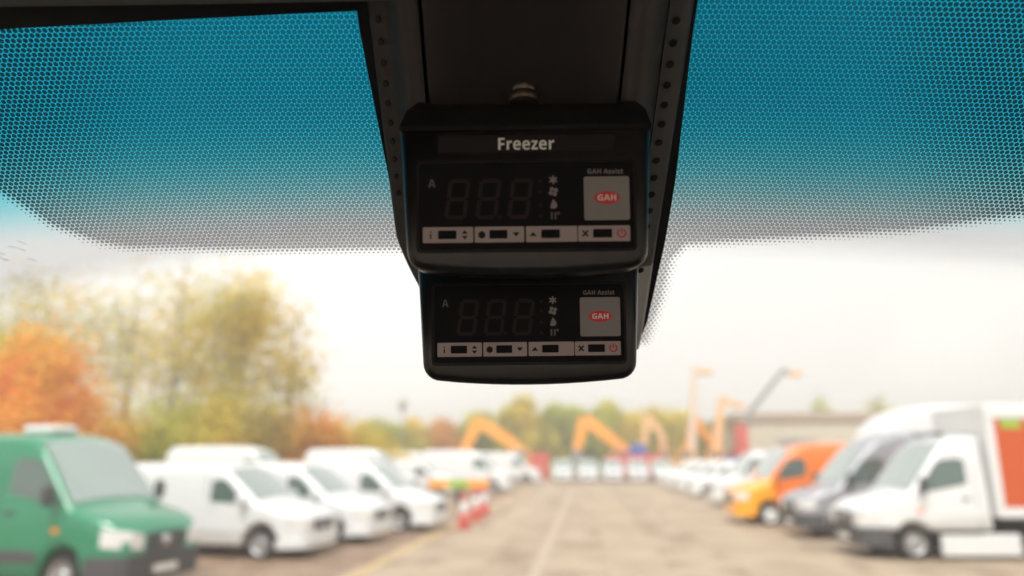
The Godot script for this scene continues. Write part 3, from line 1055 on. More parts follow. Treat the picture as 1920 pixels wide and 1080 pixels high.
func van(called: String, label: String, group: String, b: Body, big: bool, paint: Material, o: Dictionary, at := Vector3.ZERO, turn := 0.0) -> Node3D:
	var v := thing(called, label, "van" if not o.has("box") else "truck", at, turn, group)
	var end: float = o.get("end", b.long)
	if o.has("nose_paint"):
		part("bonnet", loft(b, 0.0, 1.18, [true, false]), o.nose_paint, v)
		part("body", loft(b, 1.18, end, [false, true]), paint, v)
	else:
		part("body", loft(b, 0.0, end), paint, v)
	var r := 0.345 if big else 0.325
	var rim_m: Material = o.get("rim", M.rim)
	for x in b.wheels:
		for s in [-1.0, 1.0]:
			wheel(v, x, s * (b.plan(x) - 0.13), r, rim_m)
	part("underbody", box(Vector3(-(0.4 + b.wheels[1] + 0.4) * 0.5 , 0.42, 0), Vector3(b.wheels[1] + 0.2, 0.46, 1.25), 0.02), M.black, v)
	# panes
	if big:
		part("windscreen", screen_patch(b, 1.0, 1.86, 0.09), M.glass, v)
		for s in [-1.0, 1.0]:
			part("side_window", side_patch(b, [Vector2(1.17, 1.40), Vector2(1.5, 1.43), Vector2(2.26, 1.57), Vector2(2.28, 2.08), Vector2(2.1, 2.13), Vector2(1.72, 2.08), Vector2(1.55, 1.92)], s), M.glass_side, v)
	else:
		part("windscreen", screen_patch(b, 1.06, 1.9, 0.09), M.glass, v)
		for s in [-1.0, 1.0]:
			part("side_window", side_patch(b, [Vector2(1.3, 1.14), Vector2(1.6, 1.15), Vector2(2.2, 1.18), Vector2(2.2, 1.62), Vector2(2.02, 1.67), Vector2(1.82, 1.62)], s), M.glass_side, v)
	# nose
	var k := 1.0 if big else 0.86
	var n := b.plan(0.0) * 0.9
	var low: Material = M.cladding if o.get("dark_bumper", false) else o.get("nose_paint", paint)
	var h1: float = 0.68 if o.get("dark_bumper", false) else 0.5
	part("bumper", band(b, -(n + 0.62), n + 0.62, func(u): return 0.26 * k, func(u): return (h1 - 0.06 * absf(u - 0.5)) * k, 0.035, 0.01), low, v)
	part("grille", band(b, -0.42, 0.42, func(u): return 0.66 * k, func(u): return 0.98 * k, 0.015), M.cladding, v)
	for s in [-1.0, 1.0]:
		var a0: float = 0.48 if s > 0 else -(n + 0.42)
		var a1: float = n + 0.42 if s > 0 else -0.48
		part("headlight", band(b, a0, a1, func(u): return (0.72 + 0.06 * (u if s > 0 else 1.0 - u)) * k, func(u): return (0.97 + 0.10 * (u if s > 0 else 1.0 - u)) * k, 0.014), M.lamp, v)
		part("mirror", box(Vector3(-1.22 if big else -1.34, 1.56 if big else 1.24, s * (b.plan(1.2) + 0.17)), Vector3(0.16, 0.34 if big else 0.22, 0.22), 0.06), M.cladding if o.get("dark_bumper", false) else paint, v)
		part("door_handle", side_patch(b, [Vector2(2.08, 1.24 * k), Vector2(2.28, 1.24 * k), Vector2(2.28, 1.29 * k), Vector2(2.08, 1.29 * k)], s, 0.02), M.cladding if big else paint, v)
		var bk: float = 2.42 if big else 2.32
		var gap := begin(false)
		for gx in [1.06 if big else 1.2, bk]:
			append_patch(gap, b, [Vector2(gx, 0.55), Vector2(gx + 0.016, 0.55), Vector2(gx + 0.016, 1.3), Vector2(gx, 1.3)], s)
		append_patch(gap, b, [Vector2(1.1, 0.53), Vector2(bk, 0.53), Vector2(bk, 0.546), Vector2(1.1, 0.546)], s)
		append_patch(gap, b, [Vector2(bk, 1.3), Vector2(bk + 0.016, 1.3), Vector2(bk + 0.016, 1.95 if big else 1.75), Vector2(bk, 1.95 if big else 1.75)], s)
		part("door_gap", gap, M.black, v)
		if big:
			part("side_indicator", side_patch(b, [Vector2(1.1, 0.98), Vector2(1.24, 0.98), Vector2(1.24, 1.06), Vector2(1.1, 1.06)], s, 0.01), M.amber, v)
	var em := begin()
	tube(em, [Vector3(0.085, 0.83 * k, 0), Vector3(0.105, 0.83 * k, 0)], [0.10, 0.085], 20)
	part("badge", em, M.chrome, v)
	part("number_plate", box(Vector3(0.112, 0.42 * k, 0), Vector3(0.012, 0.11, 0.52), 0.004), M.plate, v)
	if o.get("cladding", false):
		for s in [-1.0, 1.0]:
			part("side_moulding", side_patch(b, [Vector2(1.48, 0.52), Vector2(4.18, 0.52), Vector2(4.18, 0.70), Vector2(1.48, 0.70)], s, 0.015), M.cladding, v)
	return v

func vehicles() -> void:
	var left := "white vans parked nose out along the left bay"
	var right := "vans parked along the right side"
	var H := func(deg: float) -> float: return -deg_to_rad(deg)
	var HR := func(deg: float) -> float: return PI + deg_to_rad(deg)
	var high := big_body(2.62)
	# left side
	var g := van("green_van", "green panel van with dark bumper and a white roof unit, nearest on the left", "", big_body(2.52), true, M.green, {"dark_bumper": true, "cladding": true}, Vector3(-6.85, 0, -12.05), H.call(12.0))
	part("roof_unit", box(Vector3(-2.55, 2.60, 0.1), Vector3(0.7, 0.14, 0.55), 0.05), M.white, g)
	var sm := small_body()
	var v1 := van("white_van", "small white van with grey hubcaps parked directly behind the green van", left, sm, false, M.white, {}, Vector3(-5.94, 0, -16.9), H.call(8.0))
	dup(v1, "second small white van behind the green van, between two like it", Vector3(-5.37, 0, -19.76), H.call(8.0), left)
	dup(v1, "small white van standing nearest to the red and white cones", Vector3(-4.46, 0, -23.17), H.call(8.0), left)
	var s1 := van("white_high_van", "long white high roof van rising behind the small white vans, beside the green van", left, high, true, M.white, {}, Vector3(-12.0, 0, -31.6), H.call(5.0))
	dup(s1, "white high roof van seen over the third small white van", Vector3(-9.3, 0, -40.8), H.call(5.0), left)
	dup(s1, "white high roof van behind the orange plank barrier", Vector3(-10.6, 0, -58.0), H.call(5.0), left)
	dup(s1, "white high roof van with its nose at the lane, below the leftmost orange arm", Vector3(-4.9, 0, -49.9), H.call(6.0), left)
	dup(s1, "farthest white high roof van of the left bay, next to the end row", Vector3(-4.1, 0, -68.0), H.call(6.0), left)
	dup(v1, "small white van half hidden behind the barrier, between two high roof vans", Vector3(-7.8, 0, -45.4), H.call(6.0), left)
	# end of the lane
	var ends := ["white van closing off the lane, leftmost of the end row of five", "white van in the end row below the second orange digger arm", "middle white van of the end row of five", "white van in the end row in front of the blue machine", "rightmost white van of the end row, at the corner with the right side row"]
	for i in 5:
		dup(v1, ends[i], Vector3(-2.12 + 2.33 * i, 0, -70.5 - 0.22 * i), -PI / 2, "white vans closing off the end of the lane")
	# right side
	var tb := big_body(2.55)
	tb.top = [Vector2(0, 1.0), Vector2(0.1, 1.12), Vector2(0.35, 1.22), Vector2(0.95, 1.36), Vector2(1.25, 1.72), Vector2(1.75, 2.36), Vector2(2.1, 2.56), Vector2(2.7, 2.60)]
	tb.long = 2.7
	tb.base = 0.6
	tb.wheels = [1.0, 5.0]
	var t := van("box_truck", "white box truck with orange side panel, nearest on the right", "", tb, true, M.white, {"dark_bumper": true, "box": true}, Vector3(5.9, 0, -18.3), HR.call(5.0))
	truck_box(t)
	van("grey_van", "dark grey high roof van parked between the white truck and the orange van", right, big_body(2.8), true, M.grey, {"dark_bumper": true}, Vector3(5.75, 0, -22.4), HR.call(5.0))
	luton(Vector3(9.2, 0, -26.2), HR.call(4.0))
	van("orange_van", "orange van with yellow bonnet and white wheel hubs", right, big_body(2.6), true, M.orange, {"nose_paint": M.yellow, "rim": M.hub_white}, Vector3(4.88, 0, -26.7), HR.call(4.0))
	dup(s1, "white high roof van parked right behind the orange van", Vector3(5.75, 0, -31.5), HR.call(4.0), right)
	var lowv := van("white_low_roof_van", "second white van behind the orange van, lower roofed", right, big_body(2.42), true, M.white, {}, Vector3(5.8, 0, -36.6), HR.call(4.0))
	dup(v1, "small white van in front of the low blue tarpaulin on the right", Vector3(5.9, 0, -44.6), HR.call(4.0), right)
	dup(v1, "fourth white van behind the orange van, small", Vector3(5.9, 0, -50.3), HR.call(4.0), right)
	dup(v1, "fifth white van behind the orange van, small", Vector3(5.95, 0, -56.5), HR.call(4.0), right)
	dup(v1, "last white van of the right side row, beside the end row", Vector3(6.0, 0, -62.5), HR.call(4.0), right)

func truck_box(t: Node3D) -> void:
	var L := 4.6
	var x0 := 2.78
	var st := begin(false)
	cbox(st, Vector3(-(x0 + L / 2), 2.08, 0), Vector3(L, 2.42, 2.06), 0.03)
	var bx := part("cargo_box", st, M.white, t)
	for s in [-1.0, 1.0]:
		part("side_panel", box(Vector3(-(x0 + L / 2) , 2.02, s * 1.034), Vector3(L - 0.36, 1.86, 0.012), 0.002), M.panel_orange, bx)
		st = begin(false)
		cbox(st, Vector3(-(x0 + L / 2), 0.98, s * 1.045), Vector3(L, 0.2, 0.05), 0.015)
		cbox(st, Vector3(-(x0 + L / 2), 3.12, s * 1.045), Vector3(L, 0.28, 0.05), 0.015)
		for e in [0.09, L - 0.09]:
			cbox(st, Vector3(-(x0 + e), 2.03, s * 1.044), Vector3(0.18, 1.88, 0.046), 0.015)
		part("edge_rail", st, M.white, bx)
		part("side_logo", box(Vector3(-(x0 + 0.55), 2.86, s * 1.046), Vector3(0.42, 0.2, 0.01), 0.002), M.lime, bx)
		part("side_skirt", box(Vector3(-2.40, 0.31, s * 0.95), Vector3(1.7, 0.46, 0.08), 0.03), M.white, t)
		part("chassis_rail", box(Vector3(-4.6, 0.62, s * 0.42), Vector3(4.6, 0.2, 0.1), 0.01), M.black, t)
		part("marker_lamp", box(Vector3(-2.05, 2.66, s * 0.35), Vector3(0.3, 0.07, 0.2), 0.02), M.cladding, t)

func luton(at: Vector3, turn: float) -> void:
	var b := Body.new()
	b.top = [Vector2(0, 2.55), Vector2(0.08, 2.75), Vector2(0.3, 3.1), Vector2(0.7, 3.45), Vector2(1.2, 3.68), Vector2(2.0, 3.8), Vector2(6.6, 3.8)]
	b.long = 6.6
	b.w0 = 1.12
	b.base = 0.9
	b.wheels = []
	b.tumble = 0.0
	b.plan_cut = 0.1
	var v := thing("luton_truck", "tall pale truck body with a curved front, rising behind the grey van", "truck", at, turn)
	part("box_body", loft(b, 0.0, 6.6), M.white, v)
	part("cab", box(Vector3(-0.2, 1.35, 0), Vector3(1.6, 1.7, 1.96), 0.25), M.white, v)
	part("windscreen", box(Vector3(0.612, 1.65, 0), Vector3(0.02, 0.7, 1.5), 0.005), M.glass, v)
	part("chassis", box(Vector3(-3.2, 0.72, 0), Vector3(6.6, 0.3, 0.9), 0.02), M.black, v)
	for x in [0.2, 4.8]:
		for s in [-1.0, 1.0]: wheel(v, x, s * 0.9, 0.42, M.rim)

# ------------------------------------------------------------------ yard machines and furniture
func beam(st: SurfaceTool, a: Vector3, b: Vector3, wa: float, wb: float, thick := 0.7) -> void:
	var d := (b - a).normalized()
	var side := Vector3(0, 0, 1)
	var up := d.cross(side).normalized()
	var mid := (a + b) * 0.5
	var c := []
	for e in [[a, wa], [b, wb]]:
		for q in [[-1, -1], [1, -1], [1, 1], [-1, 1]]:
			c.append(e[0] + up * (q[0] * e[1] * 0.5) + side * (q[1] * e[1] * 0.5 * thick))
	poly(st, [c[0], c[1], c[2], c[3]], mid)
	poly(st, [c[4], c[5], c[6], c[7]], mid)
	for k in 4:
		var n := (k + 1) % 4
		poly(st, [c[k], c[n], c[4 + n], c[4 + k]], mid)

# joints are (x, y) from the machine's base, in metres
func digger(called: String, label: String, at: Vector3, arm: Array, widths: Array, paint: Material, cab_paint: Material, bucket := true, s := 1.0) -> void:
	var v := thing(called, label, "excavator" if bucket else "boom lift", at, 0.0)
	for z in [-1.0, 1.0]:
		var st := begin(false)
		var o := rrect(-1.9 * s, 0.0, 1.9 * s, 0.85 * s, 0.42 * s)
		prism(st, o, 0.5 * s, Transform3D(Basis(), Vector3(0, 0, z * 1.0 * s - 0.25 * s)))
		part("track", st, M.black, v)
	part("turret", box(Vector3(0.5 * s, 1.45 * s, 0), Vector3(3.4, 0.95, 2.3) * s, 0.12), paint, v)
	part("counterweight", box(Vector3(2.4 * s, 1.6 * s, 0), Vector3(0.8, 1.2, 2.3) * s, 0.2), cab_paint, v)
	var cb := part("cab", box(Vector3(-0.6 * s, 2.45 * s, 0.72 * s), Vector3(1.5, 1.3, 0.95) * s, 0.1), cab_paint, v)
	part("cab_window", box(Vector3(-0.6 * s, 2.55 * s, 1.205 * s), Vector3(1.2, 0.8, 0.02) * s, 0.0), M.glass_side, cb)
	for i in arm.size() - 1:
		var st := begin(false)
		beam(st, Vector3(arm[i].x, arm[i].y, -0.1), Vector3(arm[i + 1].x, arm[i + 1].y, -0.1), widths[i], widths[i + 1])
		part("boom" if i == 0 else "stick", st, paint, v)
		if i == 0 and bucket:
			var rm := begin()
			var a: Vector2 = arm[0].lerp(arm[1], 0.15) + Vector2(0, -0.5)
			var b: Vector2 = arm[0].lerp(arm[1], 0.62)
			tube(rm, [Vector3(a.x, a.y, 0.3), Vector3(b.x, b.y, 0.3)], [0.09, 0.09], 8)
			part("ram", rm, M.steel, v)
	var e: Vector2 = arm[-1]
	if bucket:
		var st := begin(false)
		prism(st, PackedVector2Array([Vector2(e.x - 0.2, e.y + 0.2), Vector2(e.x - 0.75, e.y - 0.4), Vector2(e.x - 0.5, e.y - 1.1), Vector2(e.x + 0.2, e.y - 1.2), Vector2(e.x + 0.7, e.y - 0.7), Vector2(e.x + 0.35, e.y + 0.1)]), 1.2, Transform3D(Basis(), Vector3(0, 0, -0.6)))
		part("bucket", st, M.steel, v)
	else:
		part("platform", box(Vector3(e.x + 0.3, e.y, 0), Vector3(1.5, 0.55, 0.9), 0.05), M.digger_pale, v)

func machines() -> void:
	var V := func(x: float, y: float) -> Vector2: return Vector2(x, y)
	digger("excavator", "orange excavator with folded arm, leftmost behind the end of the lane", Vector3(-6.9, 0, -88), [V.call(0.3, 2.3), V.call(-2.6, 4.6), V.call(-5.6, 6.5), V.call(-7.3, 2.7)], [1.1, 1.35, 1.35, 1.05], M.digger, M.concrete)
	digger("excavator", "orange excavator with folded arm and red cab, right of the middle of the end row", Vector3(4.9, 0, -88), [V.call(0.2, 2.5), V.call(-2.6, 4.9), V.call(-4.9, 6.7), V.call(-5.9, 3.0)], [1.05, 1.3, 1.3, 1.0], M.digger, M.red)
	digger("pale_excavator", "pale orange excavator with its arm held upright, above the blue machine", Vector3(9.6, 0, -88), [V.call(-0.6, 2.6), V.call(-0.9, 5.0), V.call(-2.4, 6.9), V.call(-3.0, 3.0)], [0.75, 0.8, 0.8, 0.7], M.digger_pale, M.digger)
	digger("mast_lift", "boom lift with a tall pale upright mast and small platform on top", Vector3(11.6, 0, -86), [V.call(0.1, 2.0), V.call(0.5, 7.0), V.call(1.1, 12.3), V.call(1.9, 11.7)], [0.9, 0.8, 0.6, 0.5], M.mast, M.digger, false)
	digger("yellow_excavator", "yellow excavator with raised arm beside the tall pale mast", Vector3(12.6, 0, -90), [V.call(-0.6, 2.4), V.call(0.1, 6.8), V.call(1.8, 4.4), V.call(2.6, 3.0)], [1.3, 1.1, 0.8, 0.6], M.digger, M.digger)
	digger("short_mast_lift", "boom lift with a shorter pale mast in front of the warehouse corner", Vector3(14.8, 0, -87), [V.call(-0.3, 2.0), V.call(0.2, 5.4), V.call(0.8, 8.9), V.call(2.2, 8.0)], [1.3, 1.0, 0.6, 0.45], M.digger_pale, M.digger, false)
	digger("grey_boom_lift", "boom lift with a grey slanting arm above the warehouse roof", Vector3(17.4, 0, -88), [V.call(-0.2, 2.2), V.call(1.6, 7.5), V.call(5.6, 12.1), V.call(6.4, 11.6)], [0.55, 0.55, 0.5, 0.35], M.steel, M.red, false)
	# red and blue steel boxes among the machines
	for d in [["red_container", "red steel container beside the warehouse's left corner", Vector3(16.9, 0, -84.5), Vector3(1.2, 5.7, 2.4), M.red], ["blue_container", "blue sloping skip left of the pale upright arms", Vector3(5.7, 0, -84), Vector3(1.7, 3.6, 2.4), M.blue], ["red_skip", "low red skip behind the gap at the left of the end row", Vector3(-4.9, 0, -82), Vector3(2.0, 2.7, 2.4), M.red], ["long_red_skip", "long red skip behind the right half of the end row", Vector3(5.0, 0, -80), Vector3(5.6, 2.5, 2.4), M.red], ["blue_tarpaulin", "low blue tarpaulin covered stack above the small vans on the right", Vector3(13.2, 0, -66), Vector3(2.6, 2.2, 2.4), M.blue]]:
		var c := thing(d[0], d[1], "container", d[2])
		var sz: Vector3 = d[3]
		part("shell", box(Vector3(0, sz.y / 2, 0), sz, 0.05), d[4], c)
		var n := int(sz.x / 0.4)
		for i in n:
			part("rib", box(Vector3(-sz.x / 2 + (i + 0.5) * sz.x / n, sz.y / 2, sz.z / 2 + 0.02), Vector3(0.12, sz.y - 0.2, 0.06), 0.01), d[4], c)
	# cones
	var cn := thing("traffic_cone", "nearest red and white cone at the edge of the lane", "traffic cone", Vector3(-3.77, 0, -23.7), 0.0, "red and white cones along the lane edge")
	part("foot", box(Vector3(0, 0.03, 0), Vector3(0.5, 0.06, 0.5), 0.02), M.red, cn)
	for q in [["cone", 0.06, 0.46, 0.20, 0.145, M.red], ["white_sleeve", 0.46, 0.80, 0.145, 0.10, M.white], ["cone_top", 0.80, 1.08, 0.10, 0.05, M.red]]:
		var st := begin()
		tube(st, [Vector3(0, q[1], 0), Vector3(0, q[2], 0)], [q[3], q[4]], 20)
		part(q[0], st, q[5], cn)
	dup(cn, "red and white cone between the nearest and the farthest one", Vector3(-3.82, 0, -26.6), 0.4, "red and white cones along the lane edge")
	dup(cn, "red and white cone farthest from the windscreen, by the barrier's end", Vector3(-3.88, 0, -29.3), 0.9, "red and white cones along the lane edge")
	dup(cn, "red and white cone standing at the left of the farthest one", Vector3(-4.35, 0, -30.5), 0.2, "red and white cones along the lane edge")
	# plank barrier
	var br := thing("barrier", "low orange and green plank barrier in front of the high roof vans", "barrier", Vector3(-6.2, 0, -36.5), deg_to_rad(-14.0))
	for q in [[-0.95, M.digger], [0.1, M.lime], [1.15, M.digger]]:
		part("plank", box(Vector3(q[0], 0.92, 0), Vector3(1.04, 0.42, 0.08), 0.02), q[1], br)
		part("leg", box(Vector3(q[0], 0.36, 0), Vector3(0.08, 0.72, 0.4), 0.01), M.black, br)
	# lamp posts
	var lp := thing("street_lamp", "thin grey street lamp left of the controllers, far behind the vans", "street lamp", Vector3(-18.4, 0, -75))
	var st := begin()
	tube(st, [Vector3(0, 0, 0), Vector3(0, 3, 0), Vector3(0, 7.4, 0)], [0.1, 0.08, 0.06], 10)
	part("post", st, M.steel, lp)
	st = begin()
	tube(st, [Vector3(0, 6.9, 0), Vector3(0, 7.1, 0), Vector3(0, 7.9, 0), Vector3(0, 8.1, 0)], [0.2, 0.42, 0.46, 0.15], 12)
	part("lantern", st, M.concrete, lp)

func buildings() -> void:
	var b := thing("warehouse", "long pale beige warehouse with brown roof edge behind the right side row", "warehouse", Vector3(56.0, 0, -112))
	part("wall", box(Vector3(0, 3.3, 0), Vector3(74, 6.6, 32), 0.05), M.wall, b)
	part("roof", box(Vector3(0, 7.15, 0), Vector3(74.8, 1.1, 32.8), 0.1), M.fascia, b)
	for i in 5:
		part("shutter_door", box(Vector3(-30.0 + i * 12.0, 2.2, 16.02), Vector3(4.5, 4.4, 0.08), 0.01), M.steel, b)
	for i in 36:
		part("cladding_rib", box(Vector3(-36.5 + i * 2.05, 5.5, 16.03), Vector3(0.12, 2.1, 0.08), 0.0), M.wall, b)
	part("roof_vent", box(Vector3(-24, 8.1, 6), Vector3(1.8, 0.9, 1.8), 0.1), M.steel, b)
	part("roof_vent", box(Vector3(-14, 8.1, 6), Vector3(1.8, 0.9, 1.8), 0.1), M.steel, b)
	var h := thing("far_shed", "small far shed with a pale grey roof between the left trees and the far trees", "shed", Vector3(-34.0, 0, -98))
	part("wall", box(Vector3(0, 2.0, 0), Vector3(9, 4.0, 8), 0.02), M.fascia, h)
	var st := begin(false)
	prism(st, PackedVector2Array([Vector2(-5, 3.9), Vector2(5, 3.9), Vector2(5, 4.2), Vector2(0, 5.9), Vector2(-5, 4.2)]), 8.6, Transform3D(Basis(), Vector3(0, 0, -4.3)))
	part("roof", st, mat(Color(0.4, 0.45, 0.5), 0.6), h)

# ------------------------------------------------------------------ trees
# blobs: [centre, radii, clumps]; leaves gather in clumps with gaps between
func tree(called: String, label: String, at: Vector3, trunk_h: float, trunk_r: float, blobs: Array, leaves: int, size: float, cols: Array, clump_r: float, group: String, limbs := true) -> void:
	var t := thing(called, label, "bush" if called.contains("bush") else "tree", at, 0.0, group)
	rng.seed = hash(label)
	var st := begin()
	tube(st, [Vector3.ZERO, Vector3(0.05, trunk_h * 0.4, 0), Vector3(-0.05, trunk_h * 0.75, 0.05), Vector3(0, trunk_h, 0)], [trunk_r * 1.25, trunk_r, trunk_r * 0.7, trunk_r * 0.2], 9)
	part("trunk", st, M.bark, t)
	var vs := PackedVector3Array()
	var ns := PackedVector3Array()
	var cs := PackedColorArray()
	st = begin()
	for b in blobs:
		var cen: Vector3 = b[0]
		var rad: Vector3 = b[1]
		var n: int = b[2]
		for k in n:
			var d := Vector3(rng.randfn(), rng.randfn(), rng.randfn()).normalized() * pow(rng.randf(), 0.45)
			var c := cen + Vector3(d.x * rad.x, d.y * rad.y, d.z * rad.z)
			if limbs and k % 2 == 0:
				var y0 := clampf(c.y - rad.y * 0.6 - rng.randf() * 1.5, trunk_h * 0.2, trunk_h * 0.97)
				var a := Vector3(0, y0, 0)
				var m := a.lerp(c, 0.5) + Vector3(0, -0.25, 0)
				tube(st, [a, m, c], [trunk_r * 0.30, trunk_r * 0.2, trunk_r * 0.07], 5, false)
			var base: Color = cols[rng.randi() % cols.size()]
			var lum := rng.randf_range(0.65, 1.3)
			for q in leaves / n:
				var g := Vector3(rng.randfn(), rng.randfn(), rng.randfn()) * clump_r * 0.5
				var p := c + g
				p.y = maxf(p.y, 0.15)
				var nn := Vector3(rng.randfn(), rng.randfn() + 0.5, rng.randfn()).normalized()
				var u := nn.cross(Vector3(rng.randfn(), rng.randfn(), rng.randfn())).normalized()
				var w := nn.cross(u)
				var s := size * rng.randf_range(0.6, 1.3)
				var col := base * (lum * rng.randf_range(0.75, 1.25))
				col.a = 1.0
				for v in [[-1, 0], [0, 0.55], [1, 0], [-1, 0], [1, 0], [0, -0.55]]:
					vs.append(p + u * (v[0] * s * 0.5) + w * (v[1] * s * 0.5))
					ns.append(nn)
					cs.append(col)
	if limbs: part("limbs", st, M.bark, t)
	var arr := []
	arr.resize(Mesh.ARRAY_MAX)
	arr[Mesh.ARRAY_VERTEX] = vs
	arr[Mesh.ARRAY_NORMAL] = ns
	arr[Mesh.ARRAY_COLOR] = cs
	var am := ArrayMesh.new()
	am.add_surface_from_arrays(Mesh.PRIMITIVE_TRIANGLES, arr)
	part("crown", am, M.leaf, t)

func trees() -> void:
	var og := [Color(0.95, 0.40, 0.06), Color(0.95, 0.48, 0.07), Color(0.92, 0.56, 0.07), Color(0.95, 0.34, 0.07)]
	var yg := [Color(0.64, 0.56, 0.12), Color(0.70, 0.54, 0.08), Color(0.54, 0.53, 0.15), Color(0.75, 0.54, 0.07)]
	var ol := [Color(0.70, 0.60, 0.09), Color(0.74, 0.56, 0.09), Color(0.58, 0.55, 0.10), Color(0.76, 0.58, 0.08)]
	var gr := [Color(0.48, 0.53, 0.06), Color(0.58, 0.54, 0.07), Color(0.42, 0.46, 0.07)]
	var br := [Color(0.74, 0.38, 0.07), Color(0.64, 0.40, 0.08), Color(0.82, 0.38, 0.06)]
	var V := func(x: float, y: float, z: float) -> Vector3: return Vector3(x, y, z)
	var tl := "trees behind the left bay"
	tree("maple_tree", "bright orange autumn tree above the green van", Vector3(-32.0, 0, -42), 7.0, 0.25, [[V.call(-0.6, 6.0, 0), V.call(4.0, 3.3, 3.0), 44], [V.call(1.4, 3.8, 0.5), V.call(3.5, 2.5, 2.8), 26]], 7600, 0.34, og, 1.5, tl)
	tree("poplar_tree", "thin tall tree left of the orange one's top, with scattered yellow leaves", Vector3(-40.5, 0, -52), 14.5, 0.12, [[V.call(0, 10.6, 0), V.call(5.4, 5.0, 3.0), 54]], 3300, 0.36, yg, 2.1, tl)
	tree("poplar_tree", "thin tree, nearly bare at its top, right above the orange tree", Vector3(-35.4, 0, -55), 16.5, 0.12, [[V.call(0, 11.2, 0), V.call(4.4, 5.6, 3.0), 50]], 2300, 0.36, yg, 2.1, tl)
	tree("poplar_tree", "tallest thin tree, its bare top reaching the dotted band", Vector3(-31.0, 0, -54), 18.0, 0.12, [[V.call(0, 10.4, 0), V.call(4.2, 7.2, 3.0), 70]], 3300, 0.36, yg, 2.0, tl)
	tree("poplar_tree", "thin yellow green tree with a dense top, rightmost of the tall ones", Vector3(-25.2, 0, -53), 14.5, 0.12, [[V.call(-0.6, 9.2, 0), V.call(4.4, 5.6, 3.0), 60], [V.call(0.2, 12.6, 0), V.call(3.0, 2.4, 2.0), 22]], 3000, 0.36, yg, 1.8, tl)
	tree("poplar_tree", "thin tree between the two tallest, with yellow leaves low down", Vector3(-28.4, 0, -57), 15.0, 0.12, [[V.call(0, 10.0, 0), V.call(3.8, 6.0, 2.8), 54]], 3000, 0.36, yg, 1.9, tl)
	tree("poplar_tree", "slender leaning thin tree at the right edge of the tall ones", Vector3(-22.2, 0, -55), 12.0, 0.12, [[V.call(0, 8.4, 0), V.call(2.2, 4.6, 2.0), 34]], 1700, 0.36, yg, 1.6, tl)
	tree("green_tree", "green tree at the left edge behind the orange tree", Vector3(-42.0, 0, -50), 9.0, 0.28, [[V.call(0, 8.6, 0), V.call(4.2, 3.4, 3.4), 36]], 5200, 0.36, gr, 1.6, tl)
	tree("green_tree", "olive tree behind the roof of the green van, below the orange one", Vector3(-36.8, 0, -46), 3.5, 0.2, [[V.call(0, 3.0, 0), V.call(5.0, 2.8, 3.0), 34]], 6000, 0.34, br, 1.5, tl)
	var bl := "bushes behind the white vans on the left"
	var bs := [[-29.5, -46, 2.4, 4.2, ol, "olive bush at the foot of the orange tree"], [-26.2, -47, 3.2, 5.4, gr, "green bush below the thin trees, left of the dark one"], [-23.6, -46.5, 3.1, 5.9, ol, "tallest olive bush below the thin trees"], [-21.0, -47.5, 3.0, 4.9, [Color(0.52, 0.44, 0.13), Color(0.58, 0.49, 0.14)], "dull brown green bush above the second tall van"], [-18.2, -48, 2.4, 4.9, br, "orange brown bush at the right end of the left trees"], [-33.5, -47, 3.4, 3.6, ol, "low olive bush behind the orange tree"], [-15.8, -52, 2.6, 3.6, ol, "low olive bush at the right of the orange brown one"]]
	for b in bs:
		tree("bush", b[5], Vector3(b[0], 0, b[1]), b[3] * 0.6, 0.16, [[Vector3(0, b[3] * 0.52, 0), Vector3(b[2], b[3] * 0.5, b[2] * 0.8), 40]], 9000, 0.32, b[4], 1.3, bl, false)
	var fl := "far trees beyond the end of the lane"
	var fs := [[-44.0, -106, 4.2, 5.4, br, "far brown bush left of the shed"], [-36.0, -108, 4.0, 4.8, br, "far low brown bush behind the shed"], [-29.0, -105, 3.8, 7.0, gr, "far bright green rounded tree right of the shed"], [-24.0, -108, 3.4, 6.4, ol, "far olive tree behind the tall vans, left of the brown one"], [-20.2, -109, 3.2, 6.4, br, "far brown tree left of the orange arm"], [-16.0, -110, 3.8, 7.8, gr, "far dark green tree behind the first orange arm"], [-9.0, -110, 4.2, 11.2, [Color(0.76, 0.62, 0.07), Color(0.66, 0.58, 0.08)], "tallest far tree, pointed and yellow, below the lower controller"], [-4.6, -111, 3.8, 9.2, gr, "far green tree right of the pointed yellow one"], [-0.8, -112, 3.4, 9.3, gr, "far green tree left of the second orange arm"], [2.9, -112, 3.4, 9.6, gr, "far green tree behind the second orange arm"], [6.6, -112, 3.6, 8.8, ol, "far olive tree right of the second orange arm"], [11.0, -113, 3.6, 8.6, ol, "far olive tree behind the pale upright arms"], [15.2, -113, 3.6, 8.2, ol, "far olive tree behind the tall pale mast"]]
	for b in fs:
		tree("far_tree", b[5], Vector3(b[0], 0, b[1]), b[3] * 0.7, 0.2, [[Vector3(0, b[3] * 0.42, 0), Vector3(b[2], b[3] * 0.44, b[2] * 0.8), 30], [Vector3(0, b[3] * 0.72, 0), Vector3(b[2] * 0.6, b[3] * 0.28, b[2] * 0.5), 12]], 8000, 0.55, b[4], 1.5, fl, false)
	tree("far_tree", "pale green tree top showing over the warehouse roof, left one", Vector3(42.5, 0, -140), 11, 0.3, [[Vector3(0, 10.2, 0), Vector3(1.9, 3.4, 1.6), 16]], 650, 0.5, gr, 1.4, fl, false)
	tree("far_tree", "dark green tree top showing over the warehouse roof, right one", Vector3(52.5, 0, -140), 11, 0.3, [[Vector3(0, 10.4, 0), Vector3(1.5, 3.6, 1.8), 14]], 600, 0.5, gr, 1.4, fl, false)

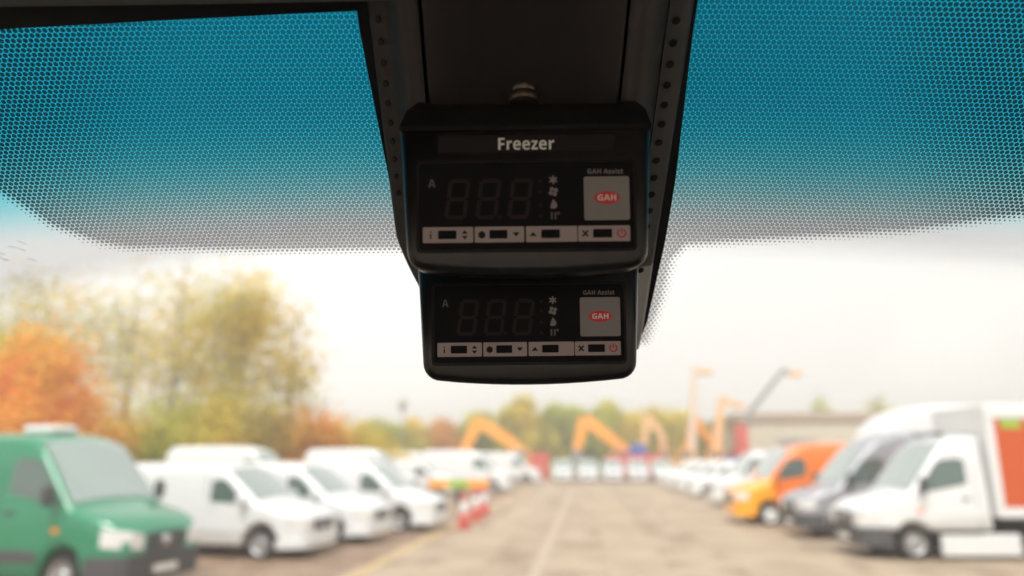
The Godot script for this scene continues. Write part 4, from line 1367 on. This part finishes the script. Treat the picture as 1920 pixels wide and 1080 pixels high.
# ------------------------------------------------------------------
func _ready() -> void:
	camera_and_light()
	materials()
	setting()
	buildings()
	trees()
	machines()
	vehicles()
	cab()
	var mount := Basis(Vector3.UP, deg_to_rad(CAB_YAW)) * Basis(Vector3.RIGHT, deg_to_rad(8.0)) * Basis(Vector3.BACK, deg_to_rad(0.6))
	var frame := Basis(Vector3.UP, deg_to_rad(CAB_YAW)) * Basis(Vector3.RIGHT, deg_to_rad(PITCH))
	var eye := Vector3(0, EYE, 0)
	controller("freezer_controller", "upper black controller with Freezer name strip and brass thumb screw", eye + frame * Vector3(0.0043, 0.0285, -0.240), mount, true)
	controller("lower_controller", "lower black controller without a visible name, half tucked under the upper one", eye + frame * Vector3(0.00585, -0.011, -0.271), mount, false)
